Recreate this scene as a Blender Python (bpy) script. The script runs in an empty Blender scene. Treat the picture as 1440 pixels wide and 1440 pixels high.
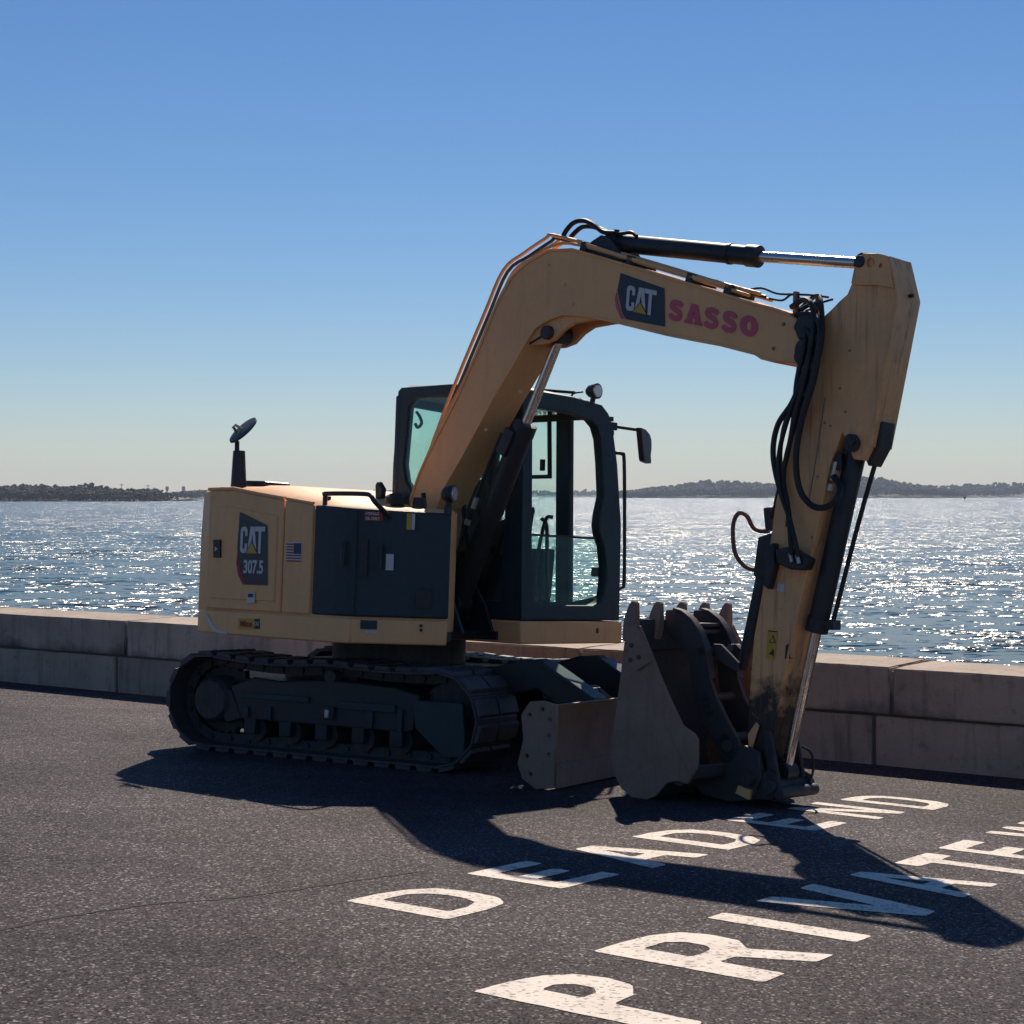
import bpy, bmesh, math, random
from mathutils import Vector, Matrix, noise as mnoise
random.seed(7)
R = math.radians
sc = bpy.context.scene
col = sc.collection

# ------------------------------------------------------------------ camera
CAM_H = 1.35
cd = bpy.data.cameras.new('camera'); cam = bpy.data.objects.new('camera', cd); col.objects.link(cam)
cam.location = (0, 0, CAM_H); cam.rotation_euler = (R(90), 0, 0)
cd.sensor_width = 36.0; cd.lens = 60.0
cd.shift_y = -23.0 / 1440.0
cd.clip_start = 0.1; cd.clip_end = 60000
sc.camera = cam

# ------------------------------------------------------------------ sky, sun, exposure
SUN_EL, SUN_AZ = 41.5, 6.0            # elevation; azimuth from +Y toward +X
w = bpy.data.worlds.new('World'); sc.world = w; w.use_nodes = True
nt = w.node_tree; nt.nodes.clear()
o_ = nt.nodes.new('ShaderNodeOutputWorld'); bg = nt.nodes.new('ShaderNodeBackground')
sky = nt.nodes.new('ShaderNodeTexSky'); sky.sky_type = 'NISHITA'; sky.sun_disc = False
sky.sun_elevation = R(SUN_EL); sky.sun_rotation = R(SUN_AZ)
sky.air_density = 1.1; sky.dust_density = 0.0; sky.ozone_density = 6.0; sky.altitude = 0
gam_ = nt.nodes.new('ShaderNodeGamma'); gam_.inputs[1].default_value = 1.0
hs = nt.nodes.new('ShaderNodeHueSaturation'); hs.inputs['Saturation'].default_value = 1.14; hs.inputs['Value'].default_value = 1.0
nt.links.new(sky.outputs[0], gam_.inputs[0]); nt.links.new(gam_.outputs[0], hs.inputs['Color'])
wb = nt.nodes.new('ShaderNodeMix'); wb.data_type = 'RGBA'; wb.blend_type = 'MULTIPLY'; wb.inputs[0].default_value = 1; wb.inputs[7].default_value = (1.03, 0.985, 1.06, 1)
nt.links.new(hs.outputs[0], wb.inputs[6]); nt.links.new(wb.outputs[2], bg.inputs[0]); nt.links.new(bg.outputs[0], o_.inputs[0])
bg.inputs[1].default_value = 0.071

sl = bpy.data.lights.new('sun', 'SUN'); sun = bpy.data.objects.new('sun', sl); col.objects.link(sun)
sl.energy = 5.0; sl.angle = R(0.53); sl.color = (1.0, 0.87, 0.72)
sd = Vector((math.sin(R(SUN_AZ)) * math.cos(R(SUN_EL)), math.cos(R(SUN_AZ)) * math.cos(R(SUN_EL)), math.sin(R(SUN_EL))))
sun.rotation_euler = sd.to_track_quat('Z', 'Y').to_euler(); sun.location = (0, 0, 40)

sc.view_settings.view_transform = 'Standard'; sc.view_settings.look = 'None'
sc.view_settings.exposure = 0.0; sc.view_settings.gamma = 1.0; sc.view_settings.use_curve_mapping = False
sc.cycles.use_denoising = True
sc.cycles.max_bounces = 6; sc.cycles.diffuse_bounces = 3; sc.cycles.glossy_bounces = 3
sc.cycles.transparent_max_bounces = 12; sc.cycles.transmission_bounces = 4; sc.cycles.volume_bounces = 0
sc.cycles.caustics_reflective = False; sc.cycles.caustics_refractive = False
sc.cycles.sample_clamp_indirect = 4.0

# ------------------------------------------------------------------ frames
PSI, GAM = R(35.2), R(3.2)            # quay direction against the picture plane; fall of the pavement to the sea
e1 = Vector((math.cos(PSI), -math.sin(PSI), 0))
e2 = Vector((math.sin(PSI) * math.cos(GAM), math.cos(PSI) * math.cos(GAM), -math.sin(GAM)))
en = e1.cross(e2)
def G(g1, g2, h=0.0): return e1 * g1 + e2 * g2 + en * h     # pavement coordinates to world
def yaw_axes(deg):
    d = R(deg); return e1 * math.cos(d) - e2 * math.sin(d), e1 * math.sin(d) + e2 * math.cos(d)
TRACK_YAW, UPPER_YAW = -6.76, 8.0
MC = Vector((-0.87297, 12.82747, -0.55790))                  # centre of the machine on the pavement
SWING = -R(UPPER_YAW - TRACK_YAW)
SEA_Z = -2.2

# ------------------------------------------------------------------ node materials
def N(nt, t, **kw):
    n = nt.nodes.new(t)
    for k, v in kw.items(): setattr(n, k, v)
    return n
def newmat(name):
    m = bpy.data.materials.new(name); m.use_nodes = True
    nt = m.node_tree; return m, nt, nt.nodes['Principled BSDF']
def mapping(nt, coord='Object', scale=(1, 1, 1)):
    t = N(nt, 'ShaderNodeTexCoord'); mp = N(nt, 'ShaderNodeMapping'); mp.inputs['Scale'].default_value = scale
    nt.links.new(t.outputs[coord], mp.inputs[0]); return mp.outputs[0]
def noise(nt, vec, scale, detail=4, rough=.55):
    n = N(nt, 'ShaderNodeTexNoise'); n.inputs['Scale'].default_value = scale
    n.inputs['Detail'].default_value = detail; n.inputs['Roughness'].default_value = rough
    nt.links.new(vec, n.inputs['Vector']); return n
def ramp(nt, fac, stops):
    r = N(nt, 'ShaderNodeValToRGB'); el = r.color_ramp.elements
    while len(el) < len(stops): el.new(.5)
    for e, (p, c) in zip(el, stops):
        e.position = p; e.color = (c, c, c, 1) if isinstance(c, (int, float)) else (*c, 1)
    nt.links.new(fac, r.inputs[0]); return r.outputs[0]
def mixc(nt, fac, a, b, mode='MIX'):
    m = N(nt, 'ShaderNodeMix', data_type='RGBA', blend_type=mode)
    for s, v in ((m.inputs[0], fac), (m.inputs[6], a), (m.inputs[7], b)):
        if isinstance(v, (int, float)): s.default_value = v
        elif isinstance(v, tuple): s.default_value = (*v, 1)
        else: nt.links.new(v, s)
    return m.outputs[2]
def math_(nt, op, a, b=None):
    m = N(nt, 'ShaderNodeMath', operation=op)
    for s, v in ((m.inputs[0], a), (m.inputs[1], b)):
        if v is None: continue
        if isinstance(v, (int, float)): s.default_value = v
        else: nt.links.new(v, s)
    return m.outputs[0]
def bump(nt, height, dist, bsdf, strength=1.0):
    b = N(nt, 'ShaderNodeBump'); b.inputs['Distance'].default_value = dist; b.inputs['Strength'].default_value = strength
    nt.links.new(height, b.inputs['Height']); nt.links.new(b.outputs[0], bsdf.inputs['Normal']); return b

def worn(name, base, dirt, rough=.45, metal=0.0, amount=.5, scale=3.0, grime=None, bumpd=0.0, coat=0.0):
    """painted or bare metal with uneven dirt, speckle and slightly varying gloss"""
    m, nt, b = newmat(name)
    v = mapping(nt)
    n1 = noise(nt, v, scale, 6, .6); n2 = noise(nt, v, scale * 9, 5, .65); n3 = noise(nt, v, scale * 45, 3, .6)
    f1 = ramp(nt, n1.outputs[0], [(.42, 0.0), (.72, amount)])
    c = mixc(nt, f1, base, dirt)
    f2 = ramp(nt, n2.outputs[0], [(.55, 0.0), (.75, amount * .7)])
    c = mixc(nt, f2, c, dirt)
    f3 = ramp(nt, n3.outputs[0], [(.66, 0.0), (.74, amount)])
    c = mixc(nt, f3, c, tuple(x * .55 for x in dirt))
    sm = N(nt, 'ShaderNodeMapping'); sm.inputs['Scale'].default_value = (9, 9, .9); nt.links.new(v, sm.inputs[0])
    ns = noise(nt, sm.outputs[0], scale * .6, 5, .65)
    c = mixc(nt, ramp(nt, ns.outputs[0], [(.50, 0.0), (.72, amount * .8)]), c, dirt)
    sc2 = N(nt, 'ShaderNodeMapping'); sc2.inputs['Scale'].default_value = (3, 3, 55); sc2.inputs['Rotation'].default_value = (.5, .35, 0); nt.links.new(v, sc2.inputs[0])
    nx = noise(nt, sc2.outputs[0], 2.0, 3, .5)
    c = mixc(nt, ramp(nt, nx.outputs[0], [(.70, 0.0), (.76, amount * .6)]), c, tuple(min(1, x * .5 + .03) for x in dirt))
    if grime: c = grime(nt, v, c)
    nt.links.new(c, b.inputs['Base Color'])
    rr = ramp(nt, n2.outputs[0], [(.3, max(.05, rough - .1)), (.7, min(1, rough + .18))])
    nt.links.new(rr, b.inputs['Roughness']); b.inputs['Metallic'].default_value = metal
    b.inputs['Coat Weight'].default_value = coat
    if bumpd: bump(nt, n2.outputs[0], bumpd, b, .6)
    return m
def plain(name, c, rough=.5, metal=0.0):
    return worn(name, c, tuple(x * .6 + .01 for x in c), rough, metal, .35, 8.0)

M = {}
M['yellow'] = worn('machine yellow paint', (.93, .485, .195), (.56, .31, .17), .5, 0, .34, 2.2)
def stick_grease(nt, v, c):
    s = N(nt, 'ShaderNodeSeparateXYZ'); nt.links.new(v, s.inputs[0])
    nz = noise(nt, v, 7.0, 6, .65)
    z = math_(nt, 'ADD', s.outputs[2], math_(nt, 'MULTIPLY', math_(nt, 'SUBTRACT', nz.outputs[0], .5), .9))
    f = ramp(nt, z, [(.60, .97), (.80, 0.0)])
    c = mixc(nt, f, c, (.012, .011, .012))
    st = N(nt, 'ShaderNodeMapping'); st.inputs['Scale'].default_value = (16, 16, .7); nt.links.new(v, st.inputs[0])
    n2 = noise(nt, st.outputs[0], 1.6, 4, .6)
    f2 = ramp(nt, n2.outputs[0], [(.54, 0.0), (.68, .55)])
    return mixc(nt, f2, c, (.17, .10, .06))
M['stick_yellow'] = worn('stained yellow paint', (.91, .46, .18), (.42, .24, .145), .45, 0, .45, 2.6, stick_grease)
M['dark'] = worn('dark grey panel paint', (.012, .034, .043), (.028, .042, .046), .5, 0, .30, 4.0)
M['black'] = worn('black satin paint', (.014, .017, .022), (.04, .04, .042), .45, 0, .35, 5.0)
M['steel'] = worn('dirty track steel', (.034, .035, .040), (.100, .085, .074), .6, .2, .7, 6.0, None, .004)
M['shoe'] = worn('worn shoe steel', (.050, .055, .066), (.115, .100, .090), .5, .2, .6, 7.0, None, .003)
M['rusty'] = worn('worn rusty bucket steel', (.300, .198, .142), (.180, .112, .080), .62, .1, .6, 3.2, None, .004)
M['rustdark'] = worn('dark bucket steel', (.055, .053, .058), (.095, .072, .064), .6, .2, .5, 5.0, None, .004)
M['chrome'] = worn('chromed rod', (.66, .62, .58), (.52, .48, .44), .18, 1.0, .10, 2.0)
M['rubber'] = worn('hose rubber', (.010, .011, .013), (.028, .027, .027), .55, 0, .4, 20.0)
M['brownhose'] = worn('brown hose sleeve', (.20, .085, .055), (.045, .028, .022), .6, 0, .4, 20.0)
M['white'] = worn('white sticker film', (.62, .62, .60), (.40, .38, .35), .5, 0, .35, 20.0)
M['decal'] = worn('charcoal decal film', (.022, .035, .052), (.05, .055, .06), .4, 0, .25, 8.0)
M['red'] = worn('red decal film', (.30, .018, .022), (.20, .03, .03), .45, 0, .3, 10.0)
M['redletter'] = worn('faded red lettering', (.66, .10, .155), (.46, .13, .15), .55, 0, .4, 14.0)
M['gold'] = worn('gold decal film', (.62, .34, .03), (.45, .25, .04), .45, 0, .25, 12.0)
M['navy'] = plain('navy print', (.02, .03, .11), .5)
M['seat'] = worn('seat cloth', (.02, .022, .025), (.04, .04, .04), .8, 0, .4, 30.0)
M['fitting'] = worn('zinc fitting', (.50, .48, .44), (.3, .28, .25), .35, .8, .3, 20.0)
M['mud'] = worn('dried mud', (.09, .075, .06), (.05, .04, .035), .9, 0, .5, 6.0)

def glass(name, tint, gloss=1.0):
    m, nt, b = newmat(name); nt.nodes.remove(b)
    out = nt.nodes['Material Output']
    tr = N(nt, 'ShaderNodeBsdfTransparent'); tr.inputs[0].default_value = (*tint, 1)
    gl = N(nt, 'ShaderNodeBsdfGlossy'); gl.inputs['Roughness'].default_value = .03; gl.inputs[0].default_value = (.9, .95, .95, 1)
    fr = N(nt, 'ShaderNodeFresnel'); ge = N(nt, 'ShaderNodeNewGeometry')
    nt.links.new(math_(nt, 'SUBTRACT', 1.5, math_(nt, 'MULTIPLY', ge.outputs['Backfacing'], 1.5 - 1 / 1.5)), fr.inputs[0])   # both faces of the pane reflect alike
    v = mapping(nt); nz = noise(nt, v, 5, 5)
    df = N(nt, 'ShaderNodeBsdfDiffuse'); df.inputs[0].default_value = (.35, .36, .34, 1)
    mx = N(nt, 'ShaderNodeMixShader'); nt.links.new(fr.outputs[0], mx.inputs[0]); nt.links.new(tr.outputs[0], mx.inputs[1]); nt.links.new(gl.outputs[0], mx.inputs[2])
    dm = ramp(nt, nz.outputs[0], [(.5, .004), (.8, .03)])
    m2 = N(nt, 'ShaderNodeMixShader'); nt.links.new(dm, m2.inputs[0]); nt.links.new(mx.outputs[0], m2.inputs[1]); nt.links.new(df.outputs[0], m2.inputs[2])
    nt.links.new(m2.outputs[0], out.inputs[0]); return m
M['glass'] = glass('green tinted cab glass', (.85, .97, .94))
M['lens'] = worn('clear lamp lens', (.55, .55, .56), (.3, .3, .3), .12, .6, .2, 30.0)
M['mirrorback'] = worn('mirror shell plastic', (.03, .033, .042), (.05, .05, .055), .4, 0, .3, 10.0)

# pavement
def asphalt():
    m, nt, b = newmat('asphalt')
    v = mapping(nt)
    vo = N(nt, 'ShaderNodeTexVoronoi'); vo.inputs['Scale'].default_value = 190.0; nt.links.new(v, vo.inputs['Vector'])
    vo2 = N(nt, 'ShaderNodeTexVoronoi'); vo2.inputs['Scale'].default_value = 105.0; nt.links.new(v, vo2.inputs['Vector'])
    bw = N(nt, 'ShaderNodeSeparateColor'); nt.links.new(vo.outputs['Color'], bw.inputs[0])
    bw2 = N(nt, 'ShaderNodeSeparateColor'); nt.links.new(vo2.outputs['Color'], bw2.inputs[0])
    big = noise(nt, v, .55, 5, .6); mid = noise(nt, v, 5.0, 5, .65)
    c = mixc(nt, bw.outputs[0], (.030, .0245, .0295), (.128, .103, .116))
    chips = ramp(nt, bw2.outputs[1], [(.90, 0.0), (.945, 1.0)])
    c = mixc(nt, math_(nt, 'MULTIPLY', chips, .8), c, (.40, .355, .345))  # pale stone chips, their colour brightened to stand in for glints
    dk = ramp(nt, bw2.outputs[2], [(.80, 0.0), (.9, .55)])
    c = mixc(nt, dk, c, (.014, .013, .015))
    st = ramp(nt, big.outputs[0], [(.32, .58), (.68, 1.15)])
    ln = N(nt, 'ShaderNodeMapping'); ln.inputs['Rotation'].default_value = (0, 0, PSI); ln.inputs['Scale'].default_value = (.07, .9, 1); nt.links.new(v, ln.inputs[0])
    lane = noise(nt, ln.outputs[0], 1.0, 4, .6)
    c = mixc(nt, 1.0, c, ramp(nt, lane.outputs[0], [(.38, .70), (.62, 1.10)]), 'MULTIPLY')
    sp = noise(nt, v, 1.1, 3, .5); c = mixc(nt, ramp(nt, sp.outputs[0], [(.70, 0.0), (.78, .55)]), c, (.010, .009, .011))
    c = mixc(nt, 1.0, c, st, 'MULTIPLY')
    st2 = ramp(nt, mid.outputs[0], [(.3, .82), (.7, 1.1)])
    c = mixc(nt, 1.0, c, st2, 'MULTIPLY')
    nt.links.new(c, b.inputs['Base Color'])
    rr = ramp(nt, bw.outputs[1], [(0.0, .60), (1.0, .95)]); nt.links.new(rr, b.inputs['Roughness'])
    # facets of the chips: each cell leans its own way
    fx = math_(nt, 'MULTIPLY', math_(nt, 'SUBTRACT', bw2.outputs[0], .5), .75)
    fy = math_(nt, 'MULTIPLY', math_(nt, 'SUBTRACT', bw2.outputs[1], .5), .75)
    cx = N(nt, 'ShaderNodeCombineXYZ'); nt.links.new(fx, cx.inputs[0]); nt.links.new(fy, cx.inputs[1]); cx.inputs[2].default_value = 1.0
    nn = N(nt, 'ShaderNodeVectorMath', operation='NORMALIZE'); nt.links.new(cx.outputs[0], nn.inputs[0])
    nt.links.new(nn.outputs[0], b.inputs['Normal'])
    b.inputs['Specular IOR Level'].default_value = .12
    return m
M['asphalt'] = asphalt()
def roadpaint():
    m, nt, b = newmat('worn road paint')
    v = mapping(nt)
    n1 = noise(nt, v, 5, 6, .7); n2 = noise(nt, v, 60, 3, .6)
    vo = N(nt, 'ShaderNodeTexVoronoi'); vo.inputs['Scale'].default_value = 75.0; nt.links.new(v, vo.inputs['Vector'])
    sc_ = N(nt, 'ShaderNodeSeparateColor'); nt.links.new(vo.outputs['Color'], sc_.inputs[0])
    f = ramp(nt, n1.outputs[0], [(.45, 0.0), (.75, .65)])
    c = mixc(nt, f, (.76, .67, .575), (.46, .39, .335))
    k = math_(nt, 'ADD', sc_.outputs[0], math_(nt, 'MULTIPLY', n1.outputs[0], .75))
    c = mixc(nt, ramp(nt, k, [(1.12, 0.0), (1.22, .9)]) if False else ramp(nt, math_(nt, 'MULTIPLY', k, .6), [(.72, 0.0), (.78, .75)]), c, (.12, .10, .095))
    c = mixc(nt, ramp(nt, n2.outputs[0], [(.58, 0.0), (.70, .45)]), c, (.24, .20, .185))
    nt.links.new(c, b.inputs['Base Color']); b.inputs['Roughness'].default_value = .7
    bump(nt, n2.outputs[0], .008, b, .8); return m
M['paint'] = roadpaint()
def concrete(name, base, dark, seed=0.0):
    m, nt, b = newmat(name)
    v = mapping(nt, 'Object')
    oi = N(nt, 'ShaderNodeObjectInfo')
    ad = N(nt, 'ShaderNodeVectorMath', operation='ADD'); nt.links.new(v, ad.inputs[0])
    sv = N(nt, 'ShaderNodeVectorMath', operation='SCALE'); nt.links.new(oi.outputs['Random'], sv.inputs['Scale']); sv.inputs[0].default_value = (37, 11, 23)
    nt.links.new(sv.outputs[0], ad.inputs[1]); v = ad.outputs[0]
    n1 = noise(nt, v, 1.3, 6, .62); n2 = noise(nt, v, 9, 6, .65); n3 = noise(nt, v, 60, 3)
    mp = N(nt, 'ShaderNodeMapping'); mp.inputs['Scale'].default_value = (7, 7, .8); nt.links.new(v, mp.inputs[0])
    n4 = noise(nt, mp.outputs[0], 1.5, 5, .65)
    c = mixc(nt, ramp(nt, n1.outputs[0], [(.4, 0.0), (.7, .8)]), base, dark)
    c = mixc(nt, ramp(nt, n4.outputs[0], [(.52, 0.0), (.72, .6)]), c, tuple(x * .45 for x in dark))
    c = mixc(nt, ramp(nt, n2.outputs[0], [(.58, 0.0), (.72, .5)]), c, tuple(x * .5 for x in dark))
    c = mixc(nt, ramp(nt, n3.outputs[0], [(.6, 0.0), (.75, .35)]), c, tuple(x * .4 for x in dark))
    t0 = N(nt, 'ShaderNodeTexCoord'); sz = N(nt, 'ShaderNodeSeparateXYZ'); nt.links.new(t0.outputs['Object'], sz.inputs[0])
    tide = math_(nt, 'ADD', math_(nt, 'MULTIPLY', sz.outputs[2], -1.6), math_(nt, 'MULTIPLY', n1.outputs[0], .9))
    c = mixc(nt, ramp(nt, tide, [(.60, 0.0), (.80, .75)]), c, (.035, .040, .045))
    tone = ramp(nt, oi.outputs['Random'], [(0, .82), (1, 1.12)])
    c = mixc(nt, 1.0, c, tone, 'MULTIPLY')
    nt.links.new(c, b.inputs['Base Color']); b.inputs['Roughness'].default_value = .85
    h = math_(nt, 'ADD', n2.outputs[0], math_(nt, 'MULTIPLY', n3.outputs[0], .4))
    bump(nt, h, .012, b, .7); return m
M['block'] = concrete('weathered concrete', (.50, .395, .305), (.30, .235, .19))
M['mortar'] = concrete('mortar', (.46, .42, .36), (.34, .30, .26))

def water():
    m, nt, b = newmat('sea water')
    g = N(nt, 'ShaderNodeNewGeometry')
    def slope(scale, sx, detail, amp, off):
        mp = N(nt, 'ShaderNodeMapping'); mp.inputs['Scale'].default_value = (scale * sx, scale, 1); mp.inputs['Location'].default_value = (off, off * 1.7, 0)
        mp.inputs['Rotation'].default_value = (0, 0, R(-9))
        nt.links.new(g.outputs['Position'], mp.inputs[0])
        n = noise(nt, mp.outputs[0], 1.0, detail, .6)
        s = N(nt, 'ShaderNodeVectorMath', operation='SUBTRACT'); nt.links.new(n.outputs['Color'], s.inputs[0]); s.inputs[1].default_value = (.5, .5, .5)
        k = N(nt, 'ShaderNodeVectorMath', operation='MULTIPLY'); nt.links.new(s.outputs[0], k.inputs[0]); k.inputs[1].default_value = (amp[0], amp[1], 0)
        return k.outputs[0]
    a = slope(.16, .6, 2, (1.1, 1.1), 3.0)
    c2 = slope(.55, .65, 3, (2.5, 2.3), 11.0)
    c3 = slope(2.6, .7, 3, (3.7, 3.1), 29.0)
    s1 = N(nt, 'ShaderNodeVectorMath', operation='ADD'); nt.links.new(a, s1.inputs[0]); nt.links.new(c2, s1.inputs[1])
    s2 = N(nt, 'ShaderNodeVectorMath', operation='ADD'); nt.links.new(s1.outputs[0], s2.inputs[0]); nt.links.new(c3, s2.inputs[1])
    # gusts: patches of rougher and calmer water
    mp = N(nt, 'ShaderNodeMapping'); mp.inputs['Scale'].default_value = (.012, .045, 1); nt.links.new(g.outputs['Position'], mp.inputs[0])
    gu = noise(nt, mp.outputs[0], 1.0, 4, .6)
    gs = ramp(nt, gu.outputs[0], [(.3, .70), (.7, 1.15)])
    s3 = N(nt, 'ShaderNodeVectorMath', operation='SCALE'); nt.links.new(s2.outputs[0], s3.inputs[0]); nt.links.new(gs, s3.inputs['Scale'])
    s4 = N(nt, 'ShaderNodeVectorMath', operation='ADD'); nt.links.new(s3.outputs[0], s4.inputs[0]); s4.inputs[1].default_value = (0, 0, 1)
    nn = N(nt, 'ShaderNodeVectorMath', operation='NORMALIZE'); nt.links.new(s4.outputs[0], nn.inputs[0])
    nt.links.new(nn.outputs[0], b.inputs['Normal'])
    b.inputs['Base Color'].default_value = (.003, .036, .046, 1); b.inputs['Roughness'].default_value = .22
    b.inputs['IOR'].default_value = 1.33
    return m
M['water'] = water()
def foliage(name, a, b_):
    m, nt, b = newmat(name); v = mapping(nt)
    n1 = noise(nt, v, .05, 5, .7); n2 = noise(nt, v, .6, 4, .7)
    c = mixc(nt, ramp(nt, n1.outputs[0], [(.35, 0.0), (.65, 1.0)]), a, b_)
    c = mixc(nt, ramp(nt, n2.outputs[0], [(.4, 0.0), (.7, .6)]), c, tuple(x * .5 for x in a))
    nt.links.new(c, b.inputs['Base Color']); b.inputs['Roughness'].default_value = .85; return m
M['trees'] = foliage('far woodland', (.050, .056, .048), (.075, .072, .058))
M['soil'] = foliage('shore earth', (.11, .095, .07), (.15, .12, .09))
M['tower'] = plain('far concrete', (.25, .25, .25), .8)

# ------------------------------------------------------------------ mesh helpers
class MB:
    def __init__(s): s.v = []; s.f = []
    def add(s, vs, fs):
        o = len(s.v); s.v += [tuple(p) for p in vs]; s.f += [tuple(i + o for i in f) for f in fs]; return s
    def box(s, x0, x1, y0, y1, z0, z1):
        return s.add([(x0,y0,z0),(x1,y0,z0),(x1,y1,z0),(x0,y1,z0),(x0,y0,z1),(x1,y0,z1),(x1,y1,z1),(x0,y1,z1)],
                     [(3,2,1,0),(4,5,6,7),(0,1,5,4),(1,2,6,5),(2,3,7,6),(3,0,4,7)])
    def prism(s, poly, fn0, fn1):
        n = len(poly); vs = [fn0(p) for p in poly] + [fn1(p) for p in poly]
        fs = [tuple(range(n))[::-1], tuple(range(n, 2 * n))] + [(i, (i + 1) % n, n + (i + 1) % n, n + i) for i in range(n)]
        return s.add(vs, fs)
    def side(s, poly, y0, y1):          # outline in (x, z) drawn out along y
        return s.prism(poly, lambda p: (p[0], y0, p[1]), lambda p: (p[0], y1, p[1]))
    def plan(s, poly, z0, z1):          # outline in (x, y) drawn up along z
        return s.prism(poly, lambda p: (p[0], p[1], z0), lambda p: (p[0], p[1], z1))
    def tube(s, pts, r, n=10, caps=True):
        pts = [Vector(p) for p in pts]; rs = r if isinstance(r, (list, tuple)) else [r] * len(pts)
        t0 = (pts[1] - pts[0]).normalized(); up = Vector((0, 0, 1)) if abs(t0.z) < .9 else Vector((1, 0, 0))
        u = t0.cross(up).normalized(); vs = []; fs = []
        for i, p in enumerate(pts):
            t = ((pts[min(i + 1, len(pts) - 1)] - pts[max(i - 1, 0)])).normalized()
            u = (u - t * u.dot(t)).normalized(); v = t.cross(u)
            for k in range(n):
                a = 2 * math.pi * k / n; vs.append(p + (u * math.cos(a) + v * math.sin(a)) * rs[i])
        for i in range(len(pts) - 1):
            for k in range(n): fs.append((i * n + k, i * n + (k + 1) % n, (i + 1) * n + (k + 1) % n, (i + 1) * n + k))
        if caps: fs += [tuple(range(n))[::-1], tuple(range((len(pts) - 1) * n, len(pts) * n))]
        return s.add(vs, fs)
    def cyl(s, p, q, r, n=20): return s.tube([p, q], r, n)
    def sphere(s, c, r, seg=10, rings=6, sq=(1, 1, 1)):
        vs = []; fs = []; c = Vector(c)
        for i in range(rings + 1):
            th = math.pi * i / rings
            for k in range(seg):
                ph = 2 * math.pi * k / seg
                vs.append(c + Vector((r * sq[0] * math.sin(th) * math.cos(ph), r * sq[1] * math.sin(th) * math.sin(ph), r * sq[2] * math.cos(th))))
        for i in range(rings):
            for k in range(seg): fs.append((i * seg + k, (i + 1) * seg + k, (i + 1) * seg + (k + 1) % seg, i * seg + (k + 1) % seg))
        return s.add(vs, fs)
    def mesh(s, name, mat, sharp=38):
        me = bpy.data.meshes.new(name); me.from_pydata(s.v, [], s.f); me.validate(); 
        bm = bmesh.new(); bm.from_mesh(me); bmesh.ops.remove_doubles(bm, verts=bm.verts, dist=1e-5)
        bmesh.ops.recalc_face_normals(bm, faces=bm.faces); bm.to_mesh(me); bm.free()
        me.materials.append(mat if not isinstance(mat, str) else M[mat])
        me.shade_smooth(); me.set_sharp_from_angle(angle=R(sharp)); return me
    def build(s, name, mat, parent=None, bevel=0.0, seg=2):
        return link(name, s.mesh(name, mat), parent, bevel, seg)
def link(name, me, parent=None, bevel=0.0, seg=2):
    o = bpy.data.objects.new(name, me); col.objects.link(o)
    if parent is not None: o.parent = parent
    if bevel:
        b = o.modifiers.new('bevel', 'BEVEL'); b.width = bevel; b.segments = seg; b.limit_method = 'ANGLE'; b.angle_limit = R(40); b.harden_normals = False
    return o
def tag(o, label, cat, group=None, kind=None):
    if label: o['label'] = label
    if cat: o['category'] = cat
    if group: o['group'] = group
    if kind: o['kind'] = kind
    return o
def spline(pts, k=6):
    p = [Vector(q) for q in pts]; p = [p[0] * 2 - p[1]] + p + [p[-1] * 2 - p[-2]]; out = []
    for i in range(1, len(p) - 2):
        for j in range(k):
            t = j / k; a, b, c, d = p[i - 1:i + 3]
            out.append(.5 * ((2 * b) + (c - a) * t + (2 * a - 5 * b + 4 * c - d) * t * t + (3 * b - a - 3 * c + d) * t ** 3))
    out.append(p[-2]); return out
def frame3(o, ux, uy):
    o, ux, uy = Vector(o), Vector(ux), Vector(uy); un = ux.normalized().cross(uy.normalized())
    return lambda p: o + ux * p[0] + uy * p[1] + un * p[2]
def curve_mesh(name, splines, thick, fn, mat):
    """flat outlines with holes, filled, given a thickness and laid into a plane"""
    cu = bpy.data.curves.new(name, 'CURVE'); cu.dimensions = '2D'; cu.fill_mode = 'BOTH'; cu.extrude = thick / 2
    for sp in splines:
        s = cu.splines.new('POLY'); s.points.add(len(sp) - 1); s.use_cyclic_u = True
        for i, p in enumerate(sp): s.points[i].co = (p[0], p[1], 0, 1)
    return curve_to(name, cu, fn, mat)
def curve_to(name, cu, fn, mat):
    ob = bpy.data.objects.new('tmp', cu); me = bpy.data.meshes.new_from_object(ob); bpy.data.objects.remove(ob); bpy.data.curves.remove(cu)
    me.name = name
    for v in me.vertices: v.co = fn(v.co)
    bm = bmesh.new(); bm.from_mesh(me); bmesh.ops.remove_doubles(bm, verts=bm.verts, dist=1e-6); bmesh.ops.recalc_face_normals(bm, faces=bm.faces); bm.to_mesh(me); bm.free()
    me.materials.clear(); me.materials.append(M[mat]); return me
def text_mesh(name, body, size, fn, mat, bold=0.0, thick=.002, xs=1.0, space=1.0):
    cu = bpy.data.curves.new(name, 'FONT'); cu.body = body; cu.size = size; cu.offset = bold; cu.extrude = thick / 2; cu.space_character = space
    return curve_to(name, cu, (lambda p: fn((p[0] * xs, p[1], p[2]))), mat)
def rrect(x0, x1, y0, y1, r, n=5):
    pts = []
    for cx, cy, a0 in ((x1 - r, y1 - r, 0), (x0 + r, y1 - r, 90), (x0 + r, y0 + r, 180), (x1 - r, y0 + r, 270)):
        for i in range(n + 1):
            a = R(a0 + 90 * i / n); pts.append((cx + r * math.cos(a), cy + r * math.sin(a)))
    return pts
def circ(cx, cy, r, n=16): return [(cx + r * math.cos(2 * math.pi * i / n), cy + r * math.sin(2 * math.pi * i / n)) for i in range(n)]

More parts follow.
